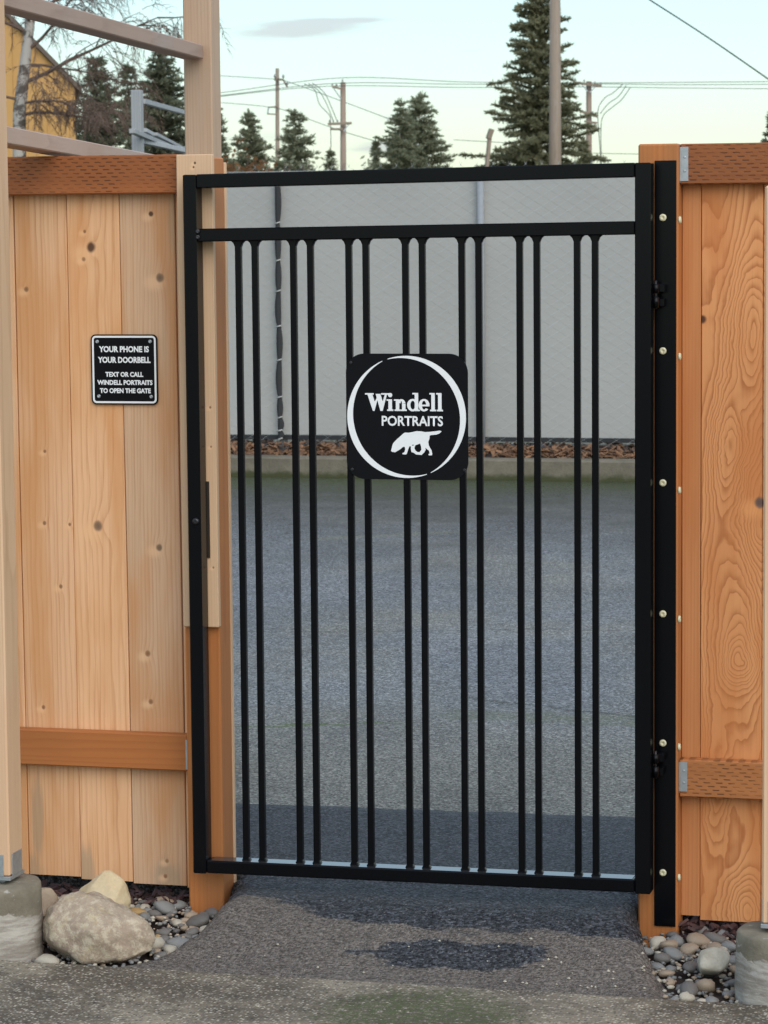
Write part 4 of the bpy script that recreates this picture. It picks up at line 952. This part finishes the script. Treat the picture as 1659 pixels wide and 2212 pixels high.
conifer(908, 203, 125, 3.0, 'needles_far', 'broad conifer between the two reddish utility poles, taller of a joined pair', 2, 1.15, spread=.72, leaf=.34)
conifer(868, 213, 122, 2.4, 'needles_far', 'shorter conifer joined to the broad one between the poles', 3, 1.0, spread=.7, leaf=.3)
conifer(541, 240, 120, 2.1, 'needles_far', 'small conifer on the timber post side of the thin tall pole', 4, 1.05, spread=.75, leaf=.32)
conifer(640, 241, 120, 2.2, 'needles_far', 'small conifer between the thin tall pole and the pole with crossarms', 5, .95, spread=.7, leaf=.34)
conifer(215, 128, 92, 2.0, 'needles_dark', 'dark conifer beside the yellow building', 6, 1.2, spread=.62, leaf=.3)
conifer(352, 112, 96, 2.3, 'needles_dark', 'dark conifer behind the silver grey timber frame', 7, 1.2, spread=.6, leaf=.32)
conifer(282, 140, 104, 1.7, 'needles_dark', 'slender dark conifer between two others above the fence panel', 8, 1.0, spread=.7, leaf=.3)
conifer(470, 228, 118, 1.5, 'needles_far', 'conifer half hidden by the tall timber post', 9, 1.0, spread=.7, leaf=.32)
conifer(814, 305, 125, .8, 'needles_far', 'short young conifer beside the joined pair of conifers', 10, .9, leaf=.26)
conifer(1672, 238, 95, 1.6, 'needles_dark', 'conifer rising above the orange fence top rail', 11, 1.1, leaf=.3)
conifer(1262, 300, 112, 1.1, 'needles', 'low conifer at the foot of the pole with slanted crossarm', 12, 1.0, leaf=.26)
conifer(715, 322, 124, 1.0, 'needles_far', 'low conifer at the foot of the pole with crossarms', 13, .9, leaf=.26)

def shrub(u, vtop, depth, rx, mat, label, seed, n=900):
    rnd = random.Random(seed); b0 = base(u, depth, -.16); H = at(u, vtop, depth).z - b0.z; t = thing('shrub', label, 'shrub', b0, 'shrubs beyond the chain link fence')
    bm = bmesh.new()
    for k in range(7): a = rnd.uniform(0, 6.28); tube_into(bm, [b0, b0 + Vector((math.cos(a) * rx * .3, math.sin(a) * rx * .3, H * .5)), b0 + Vector((math.cos(a) * rx * .7, math.sin(a) * rx * .7, H * .92))], [.03, .02, .008], 4)
    link('stem', bm_mesh(bm, 'stem'), 'bark', t); V = []; F = []
    for i in range(n):
        a = rnd.uniform(0, 6.28); r_ = rx * rnd.random() ** .5; zz = H * (.25 + .75 * rnd.random() ** .8) * (1 - .35 * (r_ / rx) ** 2) * rnd.uniform(.8, 1.05); q = b0 + Vector((math.cos(a) * r_, math.sin(a) * r_, zz)); d = Vector((rnd.uniform(-1, 1), rnd.uniform(-1, 1), rnd.uniform(-.6, 1))).normalized(); s = d.orthogonal().normalized() * .06; k = len(V); L_ = rnd.uniform(.12, .26)
        V.extend((q, q + d * L_ * .5 + s, q + d * L_, q + d * L_ * .5 - s)); F.append((k, k + 1, k + 2, k + 3))
    me = bpy.data.meshes.new('foliage'); me.from_pydata(V, [], F); link('foliage', me, mat, t)
shrub(520, 312, 80, 1.2, 'shrub_red', 'rusty brown shrub just above the chain link fence', 1)
shrub(572, 328, 84, 1.1, 'shrub_red', 'rusty brown low shrub below the small conifer', 2)
shrub(610, 325, 90, 1.3, 'needles_far', 'green low shrub at the foot of the thin tall pole', 3)
shrub(690, 330, 90, 1.2, 'needles_far', 'green low shrub beside the pole with crossarms', 4)
shrub(800, 343, 95, .9, 'needles_far', 'green low shrub between pole and joined conifers', 5)

# utility poles
def pole(u, vtop, depth, r, mat, label, lean=0.):
    b0 = base(u, depth, -.16); t = thing('utility_pole', label, 'pole', b0, 'utility poles beyond the lot'); zt = at(u, vtop, depth).z
    top = Vector((at(u + lean, vtop, depth).x, at(u + lean, vtop, depth).y, zt)); tube('shaft', [b0, (b0 + top) / 2, top], [r * 1.12, r * 1.0, r * .86], mat, t, 12); return t
def arm(t, u1, v1, u2, v2, d, w=.1, mat='pole_timber', name='crossarm'): return beam(name, at(u1, v1, d), at(u2, v2, d), w, w, mat, t, .005)
def ins(t, u, v, d, h=.16, r=.05):
    p_ = at(u, v, d); tube('insulator', [p_, p_ + Vector((0, 0, h * .4)), p_ + Vector((0, 0, h * .45)), p_ + Vector((0, 0, h))], [r * .4, r * .4, r, r * .6], 'ceramic', t, 8)
DA = 133
pA = pole(741, 178, DA, .15, 'pole_red', 'reddish utility pole with crossarms and looping cables between small conifers')
arm(pA, 717, 187, 738, 192, DA - .3); arm(pA, 720, 190, 737, 214, DA - .3, .05, 'galv', 'brace'); arm(pA, 708, 268, 760, 266, DA - .3, .12); arm(pA, 713, 279, 741, 279, DA - .3, .1); arm(pA, 753, 269, 742, 284, DA - .3, .05, 'galv', 'brace')
for u, v in ((740, 178), (718, 187), (727, 188), (712, 266), (720, 266), (729, 266)): ins(pA, u, v, DA - .3)
pB = pole(1272, 176, DA, .15, 'pole_red', 'reddish utility pole with slanted crossarm right beside the tallest conifer')
arm(pB, 1240, 178, 1300, 186, DA - .3, .12); arm(pB, 1253, 240, 1292, 252, DA - .3, .12); arm(pB, 1256, 182, 1270, 198, DA - .3, .05, 'galv', 'brace'); arm(pB, 1288, 186, 1274, 200, DA - .3, .05, 'galv', 'brace'); arm(pB, 1262, 262, 1290, 266, DA - .3, .1)
for u, v in ((1243, 177), (1262, 179), (1285, 183), (1298, 185), (1287, 250), (1280, 248)): ins(pB, u, v, DA - .3)
DC = 170
pC = pole(599, 148, DC, .13, 'pole_timber', 'thin tall utility pole between two small conifers')
arm(pC, 592, 172, 612, 172, DC - .3, .12); arm(pC, 612, 173, 621, 189, DC - .3, .09); arm(pC, 580, 232, 600, 230, DC - .3, .08); arm(pC, 577, 246, 597, 247, DC - .3, .08); arm(pC, 580, 232, 578, 246, DC - .3, .07, 'galv', 'brace')
for u, v in ((594, 171), (612, 172), (620, 188)): ins(pC, u, v, DC - .3, .3, .09)
pD = pole(1199, -60, 73, .158, 'pole_timber', 'thick bare timber pole in front of the tallest conifer')
lp = thing('leaning_timber', 'short pale timber leaning at the left foot of the tallest conifer', 'timber', base(1043, 98))
qa = base(1026, 98, -.16); beam('shaft', qa, at(1059, 283, 98), .12, .12, 'pole_timber', lp, .01); beam('end_block', at(1055, 300, 98), at(1062, 279, 98), .2, .16, 'pole_timber', lp, .01)

def cable(pts, label, r=.017, grp='power lines', name='power_line'):
    P_ = [at(*q) for q in pts]; fine = []
    for i in range(len(P_) - 1):
        p0, p1, p2, p3 = P_[max(i - 1, 0)], P_[i], P_[i + 1], P_[min(i + 2, len(P_) - 1)]
        for k in range(8):
            t = k / 8; fine.append(.5 * ((2 * p1) + (p2 - p0) * t + (2 * p0 - 5 * p1 + 4 * p2 - p3) * t * t + (3 * p1 - p0 - 3 * p2 + p3) * t ** 3))
    fine.append(P_[-1]); bm = bmesh.new(); tube_into(bm, fine, r, 5); return tag(link(name, bm_mesh(bm, name, True), 'wire'), label, 'power line', grp)
d = DA - .3
cable([(300, 219, d), (480, 200, d), (741, 168, d), (1000, 177, d), (1243, 179, d), (1450, 178, d), (1700, 176, d)], 'top power line strung over the tops of both reddish poles')
cable([(300, 226, d), (480, 206, d), (727, 180, d), (1000, 182, d), (1262, 181, d), (1450, 183, d), (1700, 182, d)], 'middle power line strung between both reddish poles')
cable([(300, 234, d), (480, 208, d), (718, 186, d), (1000, 189, d), (1285, 188, d), (1450, 190, d), (1700, 192, d)], 'lowest of three power lines strung between both reddish poles')
cable([(300, 155, 190), (480, 164, 180), (594, 171, DC - .3), (612, 173, DC - .3), (740, 219, 160), (880, 272, 150)], 'sloping power line passing the crossarm of the thin tall pole', .02)
cable([(300, 212, 190), (480, 222, 180), (580, 231, DC - .3), (620, 240, DC - .3), (735, 282, 160), (860, 318, 150), (960, 340, 145)], 'sloping power line passing the lower bracket of the thin tall pole', .02)
for i, (a_, b_2, c_, e_) in enumerate((((657, 181), (680, 195), (690, 225), (712, 250)), ((666, 180), (690, 198), (706, 226), (720, 262)), ((674, 179), (700, 200), (716, 232), (729, 264)))):
    P_ = [(*a_, d), (*b_2, d), (*c_, d), (*e_, d)]
    if i == 0: P_ += [(714, 270, d), (715, 320, d)]
    cable(P_, 'looping cable dropping to the crossarm of the pole between small conifers', .02, 'looping cables at the pole between small conifers')
for i, (a_, b_2, c_, e_) in enumerate((((1346, 181), (1325, 200), (1306, 212), (1292, 238)), ((1353, 184), (1336, 208), (1314, 224), (1296, 246)), ((1362, 188), (1342, 216), (1322, 232), (1302, 252)))):
    P_ = [(*a_, d), (*b_2, d), (*c_, d), (*e_, d)]
    P_ += [(1298 + i * 2 - 4, 290, d), (1297 + i, 340, d), (1297, 420, d)] if i != 1 else []
    cable(P_, 'looping cable dropping to the lower arm of the pole by the tallest conifer', .02, 'looping cables at the pole by the tallest conifer')
cable([(1340, -40, 60), (1404, 0, 60), (1540, 88, 58), (1720, 213, 55)], 'dark service cable sloping down through the empty sky', .016)
cable([(980, 302, 128), (1050, 306, 120), (1140, 311, 112)], 'short power line running into the tallest conifer', .014)
cable([(1280, 331, 133), (1400, 333, 130), (1560, 334, 128)], 'low power line just above the gate beside the right gate post', .014)

# yellow building
def building():
    d0 = 62; g0 = base(168, d0, -.16); t = thing('yellow_building', 'yellow ribbed building with a steep gable behind the bare birch', 'building', g0)
    eave = at(168, 190, d0).z; k = (at(60, 78, d0).z - eave) / (g0 - base(60, d0, -.16)).length
    ax = Vector((math.cos(YAW - .12), -math.sin(YAW - .12), 0)); back = Vector((-ax.y, ax.x, 0))
    Wd = 7.0; hw = Wd / 2; peak = eave + k * hw; a = g0 - ax * Wd
    bm = bmesh.new(); fr = [g0, Vector((g0.x, g0.y, eave)), (g0 + a) / 2 + Vector((0, 0, peak - g0.z)), Vector((a.x, a.y, eave)), a]
    A = [bm.verts.new(p_) for p_ in fr]; B = [bm.verts.new(p_ + back * 9) for p_ in fr]; bm.faces.new(A); bm.faces.new(B[::-1])
    for i in range(5): bm.faces.new((A[i], A[(i + 1) % 5], B[(i + 1) % 5], B[i]))
    w_ = link('wall', bm_mesh(bm, 'wall'), 'yellow', t)
    bm = bmesh.new(); x = .12
    while x < Wd - .05:
        zt = eave + k * min(x, Wd - x) - .03; p_ = g0 - ax * x - back * .0
        tube_into(bm, [p_ - back * .0, Vector((p_.x, p_.y, zt))], .022, 4); x += .24
    link('siding_ribs', bm_mesh(bm, 'siding_ribs'), 'yellow', t)['kind'] = 'stuff'
    for s in (0, 1):
        e0 = fr[1] if s == 0 else fr[3]; ridge = fr[2]; dv = (e0 - ridge).normalized(); nrm = Vector((0, 0, 1)); up = dv.cross(back).normalized(); up = up if up.z > 0 else -up
        q = [ridge - back * .12, e0 + dv * .12 - back * .12, e0 + dv * .12 + back * 9.1, ridge + back * 9.1]; bm = bmesh.new(); hexa(bm, [p_ + up * .01 for p_ in q] + [p_ + up * .1 for p_ in q]); link('roof_slope', bm_mesh(bm, 'roof_slope'), 'roof', t)
building()

# bare birch
def birch():
    rnd = random.Random(21); dB = 44; b0 = base(36, dB, -.16); t = thing('birch_tree', 'bare white birch with hanging twigs in front of the yellow building', 'tree', b0)
    path = [b0, at(42, 240, dB), at(56, 120, dB), at(70, 10, dB), at(80, -120, dB), at(95, -300, dB)]
    tube('trunk', path, [.12, .10, .082, .07, .05, .02], 'birch', t, 10)
    bm = bmesh.new(); tw = bmesh.new()
    def grow(p_, d, L_, r, lev, bmx, bend):
        pts = [p_]; rs = [r]; n = 6; q = Vector(p_); dd = Vector(d)
        for i in range(n):
            dd = (dd + Vector((rnd.uniform(-.2, .2), rnd.uniform(-.2, .2), rnd.uniform(-.18, .18) + bend))).normalized(); q = q + dd * (L_ / n); pts.append(q.copy()); rs.append(r * (1 - .75 * (i + 1) / n))
        tube_into(bmx, pts, rs, 4 if lev else 5, False); return pts
    def hang(q, ax, n, L_):
        for _ in range(n):
            s = q + ax * rnd.uniform(-.15, .15); dv = (ax * rnd.uniform(.1, .6) + Vector((rnd.uniform(-.5, .5), rnd.uniform(-.5, .5), rnd.uniform(-.6, .1)))).normalized(); pts = grow(s, dv, L_ * rnd.uniform(.5, 1.1), .0058, 2, tw, -.22)
            for p2 in pts[2:]:
                for _k in range(2): grow(p2, (dv + Vector((rnd.uniform(-1, 1), rnd.uniform(-1, 1), rnd.uniform(-.9, .2)))).normalized(), L_ * rnd.uniform(.15, .35), .0042, 3, tw, -.12)
    Rv = Vector((RIGHT.x, RIGHT.y, 0)).normalized(); Fv = Vector((FWD.x, FWD.y, 0)).normalized()
    def limb(u, v, du, dvv, L_, r, nh, hl, fy=0.):
        p_ = at(u, v, dB); d_ = (Rv * du + Vector((0, 0, dvv)) + Fv * fy).normalized(); pts = grow(p_, d_, L_, r, 0, bm, -.03)
        for i, q in enumerate(pts[1:]):
            s = rnd.choice((-1, 1)); d2 = (d_ + Vector((rnd.uniform(-.8, .8), rnd.uniform(-.8, .8), rnd.uniform(-.5, .6)))).normalized(); p2 = grow(q, d2, L_ * .38, r * .4, 1, bm, -.05)
            for z_ in (p2[2], p2[4], p2[6]): hang(z_, d2, nh, hl)
            hang(q, d_, nh, hl)
    limb(50, 180, 1, .35, 2.5, .035, 3, .6, -.1); limb(40, 250, 1, .16, 1.5, .03, 4, .45, .1); limb(42, 225, 1, .3, 1.3, .024, 4, .45, -.3); limb(54, 140, 1, .1, 1.6, .026, 3, .5, .2); limb(58, 110, 1, .5, 1.8, .03, 2, .55, -.2)
    limb(66, 40, 1, .7, 2.6, .035, 2, .7); limb(74, -60, 1, .35, 2.2, .035, 2, .85, .1); limb(76, -80, 1, .22, 2.3, .03, 3, .85, -.1); limb(82, -150, 1, .15, 2.5, .03, 2, .9, .1); limb(86, -200, 1, .2, 2.4, .03, 2, 1., -.1)
    limb(60, 70, -1, .5, 1.6, .03, 1, .5); limb(72, -30, -1, .5, 2., .03, 1, .7); limb(44, 215, -1, .4, 1.2, .025, 1, .4); limb(64, 50, .2, .6, 2., .03, 1, .6, 1); limb(64, 50, .2, .6, 2., .03, 1, .6, -1)
    link('branches', bm_mesh(bm, 'branches'), 'twig', t); link('twigs', bm_mesh(tw, 'twigs'), 'twig', t)['kind'] = 'stuff'
birch()
